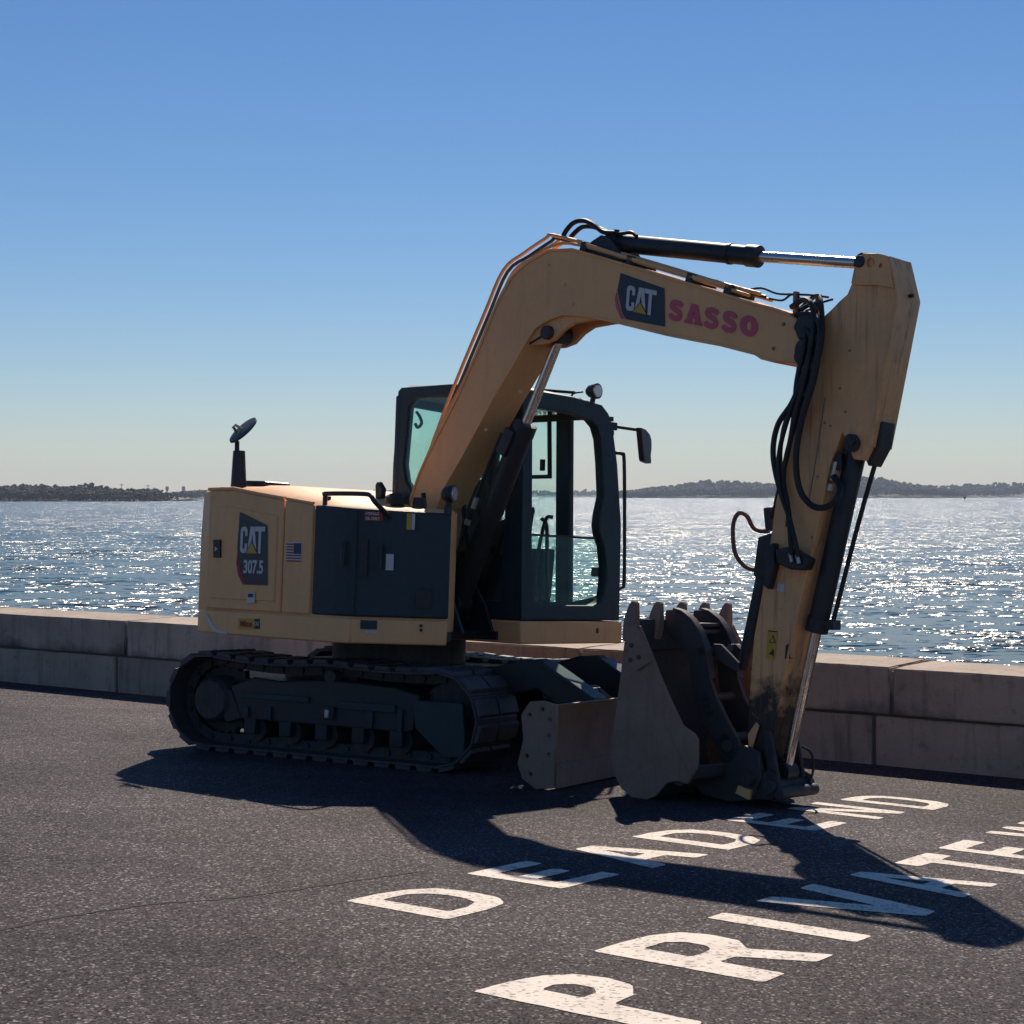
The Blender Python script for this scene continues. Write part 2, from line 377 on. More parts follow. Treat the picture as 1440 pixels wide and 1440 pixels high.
# ------------------------------------------------------------------ setting: sea, shores, haze
mb = MB()
ring = [0, 30, 80, 200, 500, 1200, 2800, 4700]
vs = [(0, 0, SEA_Z)]; fs = []; n = 64
for r_ in ring[1:]: vs += [(r_ * math.cos(2 * math.pi * k / n), r_ * math.sin(2 * math.pi * k / n), SEA_Z) for k in range(n)]
for k in range(n): fs.append((0, 1 + k, 1 + (k + 1) % n))
for i in range(len(ring) - 2):
    for k in range(n): fs.append((1 + i * n + k, 1 + (i + 1) * n + k, 1 + (i + 1) * n + (k + 1) % n, 1 + i * n + (k + 1) % n))
mb.add(vs, fs); sea = mb.build('water', 'water'); tag(sea, None, None, None, 'structure')

FPX = 2400.0
def shore(name, prof, dist, depth, base_py, treeh, ntree, seed, treename=None):
    """a low wooded shore: a ridge of earth standing at its own distance, trees scattered over it"""
    rnd = random.Random(seed); mb = MB(); rows = 8; xs = []
    x0, x1 = prof[0][0], prof[-1][0]; steps = 90
    def ph(px):
        for (a, ya), (b, yb) in zip(prof, prof[1:]):
            if a <= px <= b: return ya + (yb - ya) * (px - a) / (b - a)
        return prof[-1][1]
    def height(px): return max(.5, (base_py - ph(px)) / FPX * dist - treeh * .8)
    vs = []; fs = []
    for j in range(rows + 1):
        t = j / rows; d = dist + depth * t; env = math.sin(math.pi * min(1, .06 + t * 1.0)) ** .8 if j else 0
        for i in range(steps + 1):
            px = x0 + (x1 - x0) * i / steps
            X = (px - 720) / FPX * dist * (1 + .0 * t); 
            z = SEA_Z - .6 + (height(px) + 1.0) * min(1, .15 + 1.6 * t) * (1 if t < .75 else (1 - t) * 4)
            z += (mnoise.noise((X * .02, d * .02, seed)) * 1.5 if j else 0)
            vs.append((X, d, z if j and j < rows else SEA_Z - 1))
    for j in range(rows):
        for i in range(steps):
            a = j * (steps + 1) + i; fs.append((a, a + 1, a + steps + 2, a + steps + 1))
    mb.add(vs, fs); o = mb.build(name, 'soil'); tag(o, None, None, None, 'structure')
    tb = MB()
    ico = [(0,0,-1),(.724,-.526,-.447),(-.276,-.851,-.447),(-.894,0,-.447),(-.276,.851,-.447),(.724,.526,-.447),(.276,-.851,.447),(-.724,-.526,.447),(-.724,.526,.447),(.276,.851,.447),(.894,0,.447),(0,0,1)]
    icf = [(0,2,1),(1,2,6),(0,3,2),(0,4,3),(0,5,4),(0,1,5),(1,6,10),(2,7,6),(3,8,7),(4,9,8),(5,10,9),(6,11,10),(6,7,11),(7,8,11),(8,9,11),(9,10,11),(1,10,5),(2,3,7),(3,4,8),(4,5,9)]
    icf = [(0,1,2),(1,0,5),(0,2,3),(0,3,4),(0,4,5),(1,5,10),(2,1,6),(3,2,7),(4,3,8),(5,4,9),(1,10,6),(2,6,7),(3,7,8),(4,8,9),(5,9,10),(6,10,11),(7,6,11),(8,7,11),(9,8,11),(10,9,11)]
    for q in range(ntree):
        px = rnd.uniform(x0, x1); t = rnd.uniform(.02, .62) ** 1.2
        X = (px - 720) / FPX * dist; d = dist + depth * t
        hg = SEA_Z + (height(px)) * min(1, .15 + 1.6 * t)
        th = treeh * rnd.uniform(.55, 1.25) * (1 if px > x0 + 5 and px < x1 - 5 else .5)
        for c in range(5):
            cx = X + rnd.gauss(0, treeh * .25); cz = hg + th * rnd.uniform(.25, .95); rr = th * rnd.uniform(.12, .26)
            jit = [rnd.uniform(.7, 1.3) for _ in ico]
            tb.add([(cx + p[0] * rr * j * 1.15, d + p[1] * rr * j, cz + p[2] * rr * j * .95) for p, j in zip(ico, jit)], icf)
        tb.box(X - .15, X + .15, d - .15, d + .15, hg - 1, hg + th * .5)
    t_ = link(treename or 'woodland', tb.mesh('woodland', 'trees', 20)); tag(t_, 'far wooded shore', None, None, 'stuff')
    return o
W1 = shore('hill', [(-120, 684), (0, 682), (40, 684), (70, 680), (85, 683), (100, 688), (110, 686), (130, 690), (145, 687), (170, 689), (190, 693), (204, 699)], 1050, 200, 704, 4.2, 1700, 3)
W2 = shore('hill', [(200, 700), (222, 694), (230, 691), (260, 690), (300, 689), (360, 691), (440, 693), (500, 694)], 1700, 260, 702.5, 5.0, 800, 5)
W3 = shore('hill', [(440, 695), (520, 691), (600, 690), (700, 691), (800, 692), (860, 690), (900, 692), (940, 697)], 4000, 420, 700, 9.0, 900, 8)
W4 = shore('hill', [(866, 699), (890, 694), (920, 689), (950, 685), (1000, 679), (1020, 676), (1060, 677), (1090, 678), (1140, 681), (1180, 678), (1215, 672), (1240, 668), (1260, 667), (1290, 671), (1320, 677), (1345, 682), (1360, 686)], 2500, 520, 700.5, 8.5, 4200, 11)
W5 = shore('hill', [(1290, 690), (1320, 684), (1350, 684), (1400, 683), (1440, 680), (1500, 679), (1600, 682), (1700, 690)], 3000, 450, 700, 9.0, 1500, 14)

def tower(px, top, bottom, wid, kind, label):
    D = 2600.0; X = (px - 720) / FPX * D; z1 = (697 - top) / FPX * D + CAM_H; s = D / FPX
    r = bpy.data.objects.new('tower', None); col.objects.link(r); r.location = (X, D, SEA_Z)
    h = z1 - SEA_Z; w_ = wid * s / 2
    if kind == 'block':
        MB().box(-w_, w_, -w_, w_, 0, h * .72).build('shaft', 'tower', r); MB().cyl((0, 0, h * .72), (0, 0, h), w_ * .18, 8).build('mast', 'tower', r)
        MB().box(-w_ * 1.3, w_ * 1.3, -w_ * .3, w_ * .3, h * .86, h * .90).build('crossarm', 'tower', r)
    elif kind == 'tank':
        MB().cyl((0, 0, 0), (0, 0, h * .7), w_ * .45, 10).build('shaft', 'tower', r)
        MB().tube([(0, 0, h * .62), (0, 0, h * .72), (0, 0, h * .95), (0, 0, h)], [w_ * .45, w_, w_, w_ * .8], 14).build('tank', 'tower', r)
    else:
        MB().tube([(0, 0, 0), (0, 0, h)], [w_ * .5, w_ * .2], 6).build('mast', 'tower', r)
        MB().box(-w_ * 1.6, w_ * 1.6, -w_ * .2, w_ * .2, h * .88, h * .93).build('crossarm', 'tower', r)
    tag(r, label, 'tower', 'towers beyond the far shore'); return r
tower(171, 680, 700, 3.0, 'mast', 'thin grey mast rising above the far tree line')
tower(208, 681, 700, 4.4, 'block', 'square grey tower with a mast between two wooded points')
tower(217, 685, 700, 2.6, 'mast', 'thin mast beside the square grey tower')
tower(235, 684, 700, 4.6, 'tank', 'grey water tower over the start of the lower wooded point')
tower(258, 684, 700, 4.8, 'tank', 'grey water tower behind the middle of the lower wooded point')

mk = bpy.data.objects.new('channel_marker', None); col.objects.link(mk); mk.location = ((1357 - 720) / FPX * 1000, 1000, SEA_Z)
MB().cyl((0, 0, -1), (0, 0, 2.6), .18, 8).build('post', 'black', mk); MB().box(-.75, .75, -.06, .06, 1.6, 3.0).build('board', 'black', mk)
tag(mk, 'small dark channel marker standing in the bright water', 'marker')

# ------------------------------------------------------------------ setting: pavement, lettering, wall
mb = MB(); nu, nv = 60, 20
ua, ub, va, vb = -70.0, 60.0, -30.0, 12.55
vs = []; fs = []
for j in range(nv + 1):
    for i in range(nu + 1):
        p = G(ua + (ub - ua) * i / nu, va + (vb - va) * j / nv); vs.append(p)
for j in range(nv):
    for i in range(nu): a = j * (nu + 1) + i; fs.append((a, a + 1, a + nu + 2, a + nu + 1))
mb.add(vs, fs)
road = mb.build('road', 'asphalt'); tag(road, None, None, None, 'structure')

def glyph(ch, s=.24, t=.26):
    """unit outlines, x in reading direction, y up; s = side stroke, t = level stroke"""
    if ch == 'I': return [[(0, 0), (1, 0), (1, 1), (0, 1)]]
    if ch == 'D':
        return [[(0, 0), (.55, 0), (.82, .06), (.97, .22), (1, .45), (1, .6), (.93, .82), (.72, .95), (.40, 1), (0, 1)],
                [(s, .17), (.5, .17), (.68, .24), (.76, .42), (.76, .6), (.7, .74), (.55, .83), (s, .83)]]
    if ch == 'E':
        return [[(0, 0), (1, 0), (1, .19), (s, .19), (s, .41), (.82, .41), (.82, .59), (s, .59), (s, .81), (.97, .81), (.97, 1), (0, 1)]]
    if ch == 'A':
        return [[(0, 0), (s, 0), (.33, .26), (.67, .26), (1 - s, 0), (1, 0), (.64, 1), (.36, 1)], [(.38, .42), (.5, .78), (.62, .42)]]
    if ch == 'N':
        return [[(0, 0), (s, 0), (s, .66), (1 - s, 0), (1, 0), (1, 1), (1 - s, 1), (1 - s, .36), (s, 1), (0, 1)]]
    if ch == 'P':
        return [[(0, 0), (.38, 0), (.38, .43), (.7, .45), (.93, .54), (1, .68), (.94, .84), (.74, .94), (.42, .985), (0, 1)],
                [(.38, .585), (.58, .59), (.68, .65), (.68, .74), (.58, .805), (.38, .80)]]
    if ch == 'R':
        return [[(0, 0), (.30, 0), (.30, .38), (.5, .38), (.72, 0), (1, 0), (.76, .42), (.95, .55), (.98, .74), (.9, .9), (.66, .98), (.4, 1), (0, 1)],
                [(.30, .54), (.56, .55), (.66, .62), (.66, .75), (.56, .83), (.30, .84)]]
    if ch == 'V': return [[(.38, 0), (.62, 0), (1, 1), (.74, 1), (.5, .36), (.26, 1), (0, 1)]]
    if ch == 'T': return [[(.36, 0), (.64, 0), (.64, .78), (1, .78), (1, 1), (0, 1), (0, .78), (.36, .78)]]
    if ch == 'W': return [[(.18, 0), (.36, 0), (.5, .55), (.64, 0), (.82, 0), (1, 1), (.82, 1), (.72, .42), (.57, 1), (.43, 1), (.28, .42), (.18, 1), (0, 1)]]
def dens(poly, step=.06):
    out = []
    for (a, b), (c, d) in zip(poly, poly[1:] + poly[:1]):
        k = max(1, int(math.hypot(c - a, d - b) / step))
        out += [(a + (c - a) * i / k, b + (d - b) * i / k) for i in range(k)]
    return out
def rounded(poly, w_, h_, r=.022):
    """paint corners are never sharp: cut each corner back and step along the edges"""
    out = []; n = len(poly)
    for i in range(n):
        p, a, b = Vector((poly[i][0] * w_, poly[i][1] * h_)), Vector((poly[i - 1][0] * w_, poly[i - 1][1] * h_)), Vector((poly[(i + 1) % n][0] * w_, poly[(i + 1) % n][1] * h_))
        ra, rb = min(r, (a - p).length * .4), min(r, (b - p).length * .4)
        q0, q1 = p + (a - p).normalized() * ra, p + (b - p).normalized() * rb
        for t in (0, .33, .67, 1): out.append(q0 * (1 - t) ** 2 + p * 2 * t * (1 - t) + q1 * t * t)
    return dens([(v.x / w_, v.y / h_) for v in out], .08)
def road_letter(ch, g2a, g2b, top, bot):
    rnd = random.Random(ch + str(g2a)); w_, h_ = g2b - g2a, bot - top
    def fn(p): return G(bot - p[1] * h_, g2a + p[0] * w_, .0022 + p[2])
    sp = [[(x + rnd.uniform(-.0025, .0025) / w_, y + rnd.uniform(-.0025, .0025) / h_) for x, y in rounded(q, w_, h_)] for q in glyph(ch)]
    o = link('painted_letter', curve_mesh('painted_letter', sp, .0, fn, 'paint'), road)
    o['label'] = 'worn white letter %s painted on the asphalt' % ch; return o
for ch, a, b, t, bt in (('D', 5.27, 5.79, -4.54, -4.02), ('E', 6.13, 6.62, -4.57, -4.06), ('A', 6.87, 7.42, -4.60, -4.04), ('D', 7.62, 8.13, -4.61, -4.04), ('E', 8.56, 8.99, -4.56, -4.01), ('N', 9.27, 9.70, -4.53, -3.95), ('D', 9.92, 10.35, -4.48, -3.87),
                         ('P', 4.42, 4.88, -3.27, -2.52), ('R', 5.19, 5.76, -3.30, -2.62), ('I', 6.02, 6.17, -3.29, -2.65), ('V', 6.48, 7.05, -3.31, -2.65), ('A', 7.22, 7.68, -3.29, -2.68), ('T', 7.87, 8.30, -3.27, -2.67), ('E', 8.49, 8.90, -3.29, -2.69), ('W', 9.22, 9.86, -3.30, -2.69)):
    road_letter(ch, a, b, t, bt)
# crack across the pavement, a ragged dark slit
cr = [(-5.2, 2.4), (-5.12, 3.2), (-5.08, 3.99), (-5.1, 4.2), (-5.08, 4.42), (-5.04, 4.7), (-4.93, 4.92), (-4.86, 5.26), (-4.82, 5.57), (-4.77, 5.9), (-4.74, 6.1)]
pts = spline([(a, b, 0) for a, b in cr], 8); vs = []; rnd = random.Random(5)
for i, p in enumerate(pts):
    wd = .015 * rnd.uniform(.35, 1.25) * (1 if i < len(pts) - 14 else (len(pts) - i) / 14); j = rnd.uniform(-.008, .008)
    vs += [G(p.x - wd + j, p.y, .002), G(p.x + wd + j, p.y, .002)]
M['crack'] = plain('crack shade', (.008, .008, .01), .9)  # near-black colour stands in for the shade inside the recessed crack
MB().add(vs, [(2 * i, 2 * i + 1, 2 * i + 3, 2 * i + 2) for i in range(len(pts) - 1)]).build('crack', 'crack', road)

# sea wall of big concrete blocks in two courses
WA = Vector((-5.5683, 18.5611, 0)); WD = Vector((.82202, -.56946, 0)); WN = Vector((.56946, .82202, 0))
wall = bpy.data.objects.new('sea_wall', None); col.objects.link(wall)
wall.matrix_world = Matrix(((WD.x, WN.x, 0, WA.x), (WD.y, WN.y, 0, WA.y), (0, 0, 1, 0), (0, 0, 0, 1)))
tag(wall, 'low sea wall of weathered concrete blocks in two courses along the water', 'wall')
rnd = random.Random(21)
def block(s0, s1, d0, d1, z0, z1, bev):
    """a cast block: faces slightly uneven, arrises rounded and chipped"""
    L_, D_, H_ = s1 - s0, d1 - d0, z1 - z0; seed = rnd.uniform(0, 99)
    nx, ny, nz = 34, 8, 7
    def cut(n, L): return [-L / 2, -L / 2 + .014] + [-L / 2 + L * i / n for i in range(1, n)] + [L / 2 - .014, L / 2]
    X, Y, Z = cut(nx, L_), cut(ny, D_), cut(nz, H_); mb = MB()
    def sheet(A, B, fn):
        vs = [fn(a, b) for a in A for b in B]; m_ = len(B)
        mb.add(vs, [(i * m_ + j, (i + 1) * m_ + j, (i + 1) * m_ + j + 1, i * m_ + j + 1) for i in range(len(A) - 1) for j in range(m_ - 1)])
    sheet(X, Z, lambda a, b: (a, -D_ / 2, b)); sheet(X, Z, lambda a, b: (a, D_ / 2, b))
    sheet(X, Y, lambda a, b: (a, b, H_ / 2)); sheet(X, Y, lambda a, b: (a, b, -H_ / 2))
    sheet(Y, Z, lambda a, b: (-L_ / 2, a, b)); sheet(Y, Z, lambda a, b: (L_ / 2, a, b))
    hl = (L_ / 2, D_ / 2, H_ / 2); out = []
    for p in mb.v:
        q = Vector(p); e = [hl[k] - abs(p[k]) for k in range(3)]; near = sum(1 for x in e if x < 1e-6)
        n1 = mnoise.noise(q * 2.1 + Vector((seed, 0, 0))); n2 = mnoise.noise(q * 9.0 + Vector((0, seed, 0)))
        for k in range(3):
            sg = 1 if p[k] > 0 else -1
            if e[k] < 1e-6:
                q[k] -= sg * (.004 + .004 * n1 + .0025 * n2)
                if near >= 2: q[k] -= sg * (.007 + max(0, n2 - .28) * .075)
        out.append(tuple(q))
    mb.v = out
    o = mb.build('block', 'block', wall); o.location = ((s0 + s1) / 2, (d0 + d1) / 2, (z0 + z1) / 2)
    o.rotation_euler = (rnd.uniform(-.002, .002), rnd.uniform(-.0015, .0015), rnd.uniform(-.003, .003)); return o
for k in range(-13, 9):
    s0 = 10.215 + 2.75 * k
    block(s0 + .014, s0 + 2.75 - .014, rnd.uniform(-.008, .008), .78, -.292, .068 + rnd.uniform(-.006, .006), .022)
    s0 = 10.065 + 2.75 * k
    block(s0 + .014, s0 + 2.75 - .014, .012 + rnd.uniform(-.008, .008), .79, -1.0, -.305, .018)
MB().box(-28, 36, .030, .74, -.290, .035).build('mortar_bed', 'mortar', wall)
MB().box(-28, 36, .050, .74, -.9, -.291).build('mortar_bed', 'mortar', wall)
MB().box(-28, 36, .06, 1.1, -4.0, -.99).build('footing', 'block', wall)

# ------------------------------------------------------------------ the excavator
Ft, Lt = yaw_axes(TRACK_YAW)
ex = bpy.data.objects.new('excavator', None); col.objects.link(ex)
ex.matrix_world = Matrix(((Ft.x, Lt.x, en.x, MC.x), (Ft.y, Lt.y, en.y, MC.y), (Ft.z, Lt.z, en.z, MC.z), (0, 0, 0, 1)))
tag(ex, 'yellow tracked excavator with dark cab, its bucket curled and set down on the asphalt', 'excavator')
def up(o): o.rotation_euler = (0, 0, SWING); return o        # parts that turn with the upper body

# --- undercarriage
MB().plan([(-.75, -.42), (-.45, -.58), (.45, -.58), (.75, -.42), (.75, .42), (.45, .58), (-.45, .58), (-.75, .42)], .36, .66).build('chassis', 'black', ex, .02)
MB().cyl((0, 0, .66), (0, 0, .86), .50, 40).build('turntable', 'steel', ex, .01)
SHOE_W = .56
def track_path():
    P = []; rc, rr, fc, fr = (-.975, .362), .331, (.975, .352), .321
    for i in range(41):       # rear wrap from the bottom up
        a = R(270 - 180 * i / 40); P.append((rc[0] + rr * math.cos(a), rc[1] + rr * math.sin(a)))
    for i in range(1, 30):    # top run with its sag
        t = i / 30; z = (rc[1] + rr) * (1 - t) + (fc[1] + fr) * t
        sag = .030 * math.sin(math.pi * min(1, t / .55)) if t < .55 else .020 * math.sin(math.pi * (t - .55) / .45)
        P.append((rc[0] + (fc[0] - rc[0]) * t, z - sag))
    for i in range(41):
        a = R(90 - 180 * i / 40); P.append((fc[0] + fr * math.cos(a), fc[1] + fr * math.sin(a)))
    for i in range(1, 30): P.append((fc[0] + (rc[0] - fc[0]) * i / 30, .031))
    return P
def make_track(side):
    yc = side * .80; yo = side * 1.0; yi = side * .62
    fr = MB().side([(-.80, .47), (-.70, .24), (.70, .24), (.76, .26), (.80, .50), (.60, .545), (.20, .56), (-.10, .555), (-.35, .53), (-.60, .545)], yo, yi).build('track_frame', 'black', ex, .012)
    # plates and brackets on the outer face
    for x0, x1, z0, z1 in ((-.69, -.10, .395, .435), (.16, .62, .37, .425), (-.66, -.62, .26, .33), (-.47, -.42, .25, .345), (.40, .44, .25, .37), (.64, .68, .25, .40)):
        MB().box(x0, x1, yo + side * .001, yo + side * .022, z0, z1).build('frame_plate', 'dark', fr, .004)
    MB().box(.02, .12, yo - side * .02, yo + side * .03, .29, .38).build('step_socket', 'steel', fr, .006)
    MB().box(.055, .09, yo - side * .02, yo + side * .045, .30, .36).build('adjuster_cap', 'fitting', fr, .005)
    MB().side([(.78, .47), (1.16, .475), (1.19, .24), (1.19, .11), (1.03, .10), (.88, .22), (.80, .28)], side * 1.045, side * 1.0).build('idler_guard', 'dark', fr, .008)
    MB().side([(-.80, .44), (-.70, .24), (-.84, .20), (-.90, .30), (-.88, .46)], side * .99, side * .90).build('motor_mount', 'black', fr, .008)
    # sprocket with teeth, motor drum
    mb = MB(); poly = []
    for i in range(21 * 2):
        a = 2 * math.pi * i / 42; r_ = .272 if i % 2 == 0 else .235; poly.append((-.975 + r_ * math.cos(a), .362 + r_ * math.sin(a)))
    mb.side(poly, yc - .03, yc + .03); sp = mb.build('sprocket', 'steel', fr, .004)
    MB().tube([(-.975, yc, .362), (-.975, side * .96, .362), (-.975, side * 1.0, .362), (-.975, side * 1.015, .362)], [.175, .170, .150, .135], 28).build('final_drive', 'steel', fr)
    MB().tube([(.975, yc - side * .05, .352), (.975, yc + side * .05, .352)], .255, 32).build('idler', 'steel', fr, .015)
    for x in (-.62, -.31, 0.0, .31, .62):
        MB().tube([(x, yc - .13, .175), (x, yc - .08, .175), (x, yc - .08, .175), (x, yc + .08, .175), (x, yc + .13, .175)], [.095, .095, .075, .075, .095], 18).build('track_roller', 'steel', fr)
        MB().box(x - .05, x + .05, yc + side * .13, yo, .14, .25).build('roller_bracket', 'black', fr, .006)
    MB().cyl((.06, yc - .1, .585), (.06, yo, .585), .048, 16).build('carrier_roller', 'steel', fr, .006)
    MB().box(.13, .19, yc - .05, yc + .1, .49, .60).build('roller_bracket', 'black', fr, .006)
    # shoes and links: one mesh each, copied round the loop
    ms = MB(); pitch = .172
    ms.box(-pitch * .5 + .003, pitch * .5 - .003, -SHOE_W / 2, SHOE_W / 2, -.016, 0)
    ms.side([(-.066, 0), (.066, 0), (.054, .030), (-.054, .030)], -SHOE_W / 2 + .010, -.012); ms.side([(-.066, 0), (.066, 0), (.054, .030), (-.054, .030)], .012, SHOE_W / 2 - .010)
    for sx in (-.03, .03):
        for sy in (-.10, .10): ms.cyl((sx, sy, .029), (sx, sy, .034), .011, 6)
    mshoe = ms.mesh('track_shoe', 'shoe')
    ml = MB()
    for s in (-1, 1): ml.side([(-.10, -.075), (-.08, -.085), (.065, -.085), (.088, -.06), (.082, -.016), (-.082, -.016)], s * .075 - .016, s * .075 + .016)
    ml.cyl((.06, -.11, -.052), (.06, .11, -.052), .022, 10)
    mlink = ml.mesh('track_link', 'steel')
    P = track_path(); P.append(P[0]); cum = [0]
    for a, b in zip(P, P[1:]): cum.append(cum[-1] + math.hypot(b[0] - a[0], b[1] - a[1]))
    Ltot = cum[-1]; cnt = round(Ltot / pitch)
    def at(s):
        s %= Ltot
        for i in range(len(cum) - 1):
            if cum[i] <= s <= cum[i + 1]:
                t = (s - cum[i]) / max(1e-9, cum[i + 1] - cum[i]); return P[i][0] + (P[i + 1][0] - P[i][0]) * t, P[i][1] + (P[i + 1][1] - P[i][1]) * t
    for k in range(cnt):
        s = Ltot * k / cnt; a, b = at(s - pitch / 2), at(s + pitch / 2); c = at(s)
        c = ((a[0] + b[0]) / 2 * .35 + c[0] * .65, (a[1] + b[1]) / 2 * .35 + c[1] * .65)
        th = math.atan2(b[1] - a[1], b[0] - a[0])
        for nm, me in (('track_shoe', mshoe), ('track_link', mlink)):
            o = link(nm, me, fr, .0025 if nm == 'track_shoe' else 0, 1); o.location = (c[0], yc, c[1]); o.rotation_euler = (0, -th, 0)
    return fr
make_track(-1); make_track(1)

# --- dozer blade
YB = 1.33
face = [(2.015, .015), (1.975, .10), (1.945, .22), (1.94, .33), (1.96, .43), (2.005, .53)]
blade = MB().side(face + [(1.97, .53), (1.925, .43), (1.905, .33), (1.91, .22), (1.94, .10), (1.985, .015)], -YB, YB).build('dozer_blade', 'rusty', ex, .004)
MB().side([(2.033, .01), (1.998, .10), (1.982, .15), (1.966, .15), (1.982, .10), (2.018, .01)], -YB + .004, YB - .004).build('cutting_edge', 'rusty', blade, .003)
for s in (-1, 1):
    ep = [(2.03, .02), (2.025, .535), (1.93, .555), (1.84, .545), (1.78, .46), (1.80, .30), (1.765, .15), (1.80, .06), (1.90, .0)]
    hl = [circ(x, z, .014, 10) for x, z in ((1.84, .46), (1.93, .50), (1.985, .44), (1.985, .34), (1.985, .22), (1.83, .20), (1.86, .09))]
    link('end_plate', curve_mesh('end_plate', [ep] + hl, .035, frame3((0, s * (YB + .02), 0), (1, 0, 0), (0, 0, 1)), 'rusty'), blade, .003, 1)
    arm = MB().side([(.55, .52), (1.0, .66), (1.30, .755), (1.46, .77), (1.72, .62), (1.93, .50), (1.93, .20), (1.75, .36), (1.45, .56), (1.1, .48), (.55, .34)], s * .52, s * .40).build('blade_arm', 'black', blade, .012)
    MB().side([(1.50, .752), (1.56, .722), (1.90, .53), (1.90, .505), (1.55, .70), (1.49, .735)], s * .56, s * .36).build('arm_cover', 'dark', blade, .006)
MB().cyl((.45, 0, .50), (1.25, 0, .52), .065, 18).build('blade_cylinder', 'black', blade); MB().cyl((1.25, 0, .52), (1.92, 0, .35), .032, 14).build('blade_rod', 'chrome', blade)
MB().box(1.80, 1.95, -.09, .09, .22, .42).build('blade_lug', 'black', blade, .01)

# --- upper frame: deck, skirt, counterweight, hood
SK0, SK1 = .845, 1.018
plan_r = [(-.78, -1.235), (-.40, -1.262), (.44, -1.275), (.62, -1.262), (.80, -1.21), (1.22, -.71)]
tail = [(-1.42, .0), (-1.40, -.45), (-1.27, -.82), (-1.12, -1.03), (-.97, -1.16)]
deckp = tail + plan_r + [(1.18, -.62), (.85, -.40), (.80, .0), (1.0, .03), (1.0, .9), (.2, 1.15), (-.9, 1.12), (-1.27, .82), (-1.40, .45)]
deck = up(MB().plan([(x * .985, y * .985) for x, y in deckp], .87, .93).build('upper_frame', 'black', ex, .006))
def skirt(name, pts, z0, z1, th, mat, parent, bev=.012):
    """a strip of plate that follows a plan line, th thick towards the inside"""
    inn = []
    for i, p in enumerate(pts):
        a = Vector(pts[max(0, i - 1)]); b = Vector(pts[min(len(pts) - 1, i + 1)]); t = (b - a).normalized(); inn.append((p[0] - t.y * th, p[1] + t.x * th))
    return MB().plan(list(pts) + inn[::-1], z0, z1).build(name, mat, parent, bev)
skirt('side_skirt', [(-.955, -1.165)] + plan_r[:5], SK0, SK1 - .006, .05, 'yellow', deck)
skirt('front_skirt', [(.803, -1.207), (1.22, -.71)], SK0 + .002, SK1 - .006, .05, 'yellow', deck)
# counterweight: rounded rear mass
def loft(name, plan_pts, levels, mat, parent, bev=.015):
    mb = MB(); n = len(plan_pts); vs = []; fs = []
    cx = sum(p[0] for p in plan_pts) / n; cy = sum(p[1] for p in plan_pts) / n
    for z, k in levels:
        for x, y in plan_pts: vs.append((cx + (x - cx) * k, cy + (y - cy) * k, z(x, y) if callable(z) else z))
    for j in range(len(levels) - 1):
        for i in range(n): fs.append((j * n + i, j * n + (i + 1) % n, (j + 1) * n + (i + 1) % n, (j + 1) * n + i))
    fs += [tuple(range(n))[::-1], tuple(range((len(levels) - 1) * n, len(levels) * n))]
    mb.add(vs, fs); return mb.build(name, mat, parent, bev)
cwp = [(-.76, -1.225), (-.95, -1.165), (-1.10, -1.04), (-1.25, -.83), (-1.38, -.46), (-1.40, 0), (-1.38, .46), (-1.25, .83), (-1.05, 1.06), (-.76, 1.14)]
up(loft('counterweight', cwp[::-1], [(.84, .97), (.88, 1.0), (1.55, 1.0), (1.86, .985), (1.90, .96)], 'yellow', ex, .02))
def htop(a):   # height of the hood edge along the machine
    for (x0, z0), (x1, z1) in zip(((-1.0, 1.895), (-.46, 1.895), (-.17, 1.856), (.12, 1.822), (.44, 1.787), (.82, 1.765), (1.3, 1.75)), ((-.46, 1.895), (-.17, 1.856), (.12, 1.822), (.44, 1.787), (.82, 1.765), (1.3, 1.75), (1.5, 1.74))):
        if x0 <= a <= x1: return z0 + (z1 - z0) * (a - x0) / (x1 - x0)
    return 1.75
body_in = [(-.78, -1.21), (-.4, -1.232), (.43, -1.243), (.60, -1.232), (.775, -1.185), (1.18, -.70)]
# main enclosure behind the panels with a raised, gently sloping lid
mb = MB(); inner = [(-.80, .20), (-.3, .20), (.3, -.30), (.5, -.34), (.75, -.36), (1.05, -.48)]
ring = []
for (x, y), (xi, yi) in zip(body_in, inner):
    h = htop(x); ring.append([(x, y, .93), (x, y, h - .05), (x + (xi - x) * .03, y + .04, h - .012), (x + (xi - x) * .28, y + (yi - y) * .28, h + (.055 if x < .5 else .015)), (xi, yi, h + (.065 if x < .5 else .0)), (xi, yi, .93)])
vs = [p for r_ in ring for p in r_]; k = 6
fs = [(i * k + j, (i + 1) * k + j, (i + 1) * k + (j + 1) % k, i * k + (j + 1) % k) for i in range(len(ring) - 1) for j in range(k)] + [tuple(range(k)), tuple(range((len(ring) - 1) * k, len(ring) * k))[::-1]]
hood = up(mb.add(vs, fs).build('engine_hood', 'yellow', ex, .008))
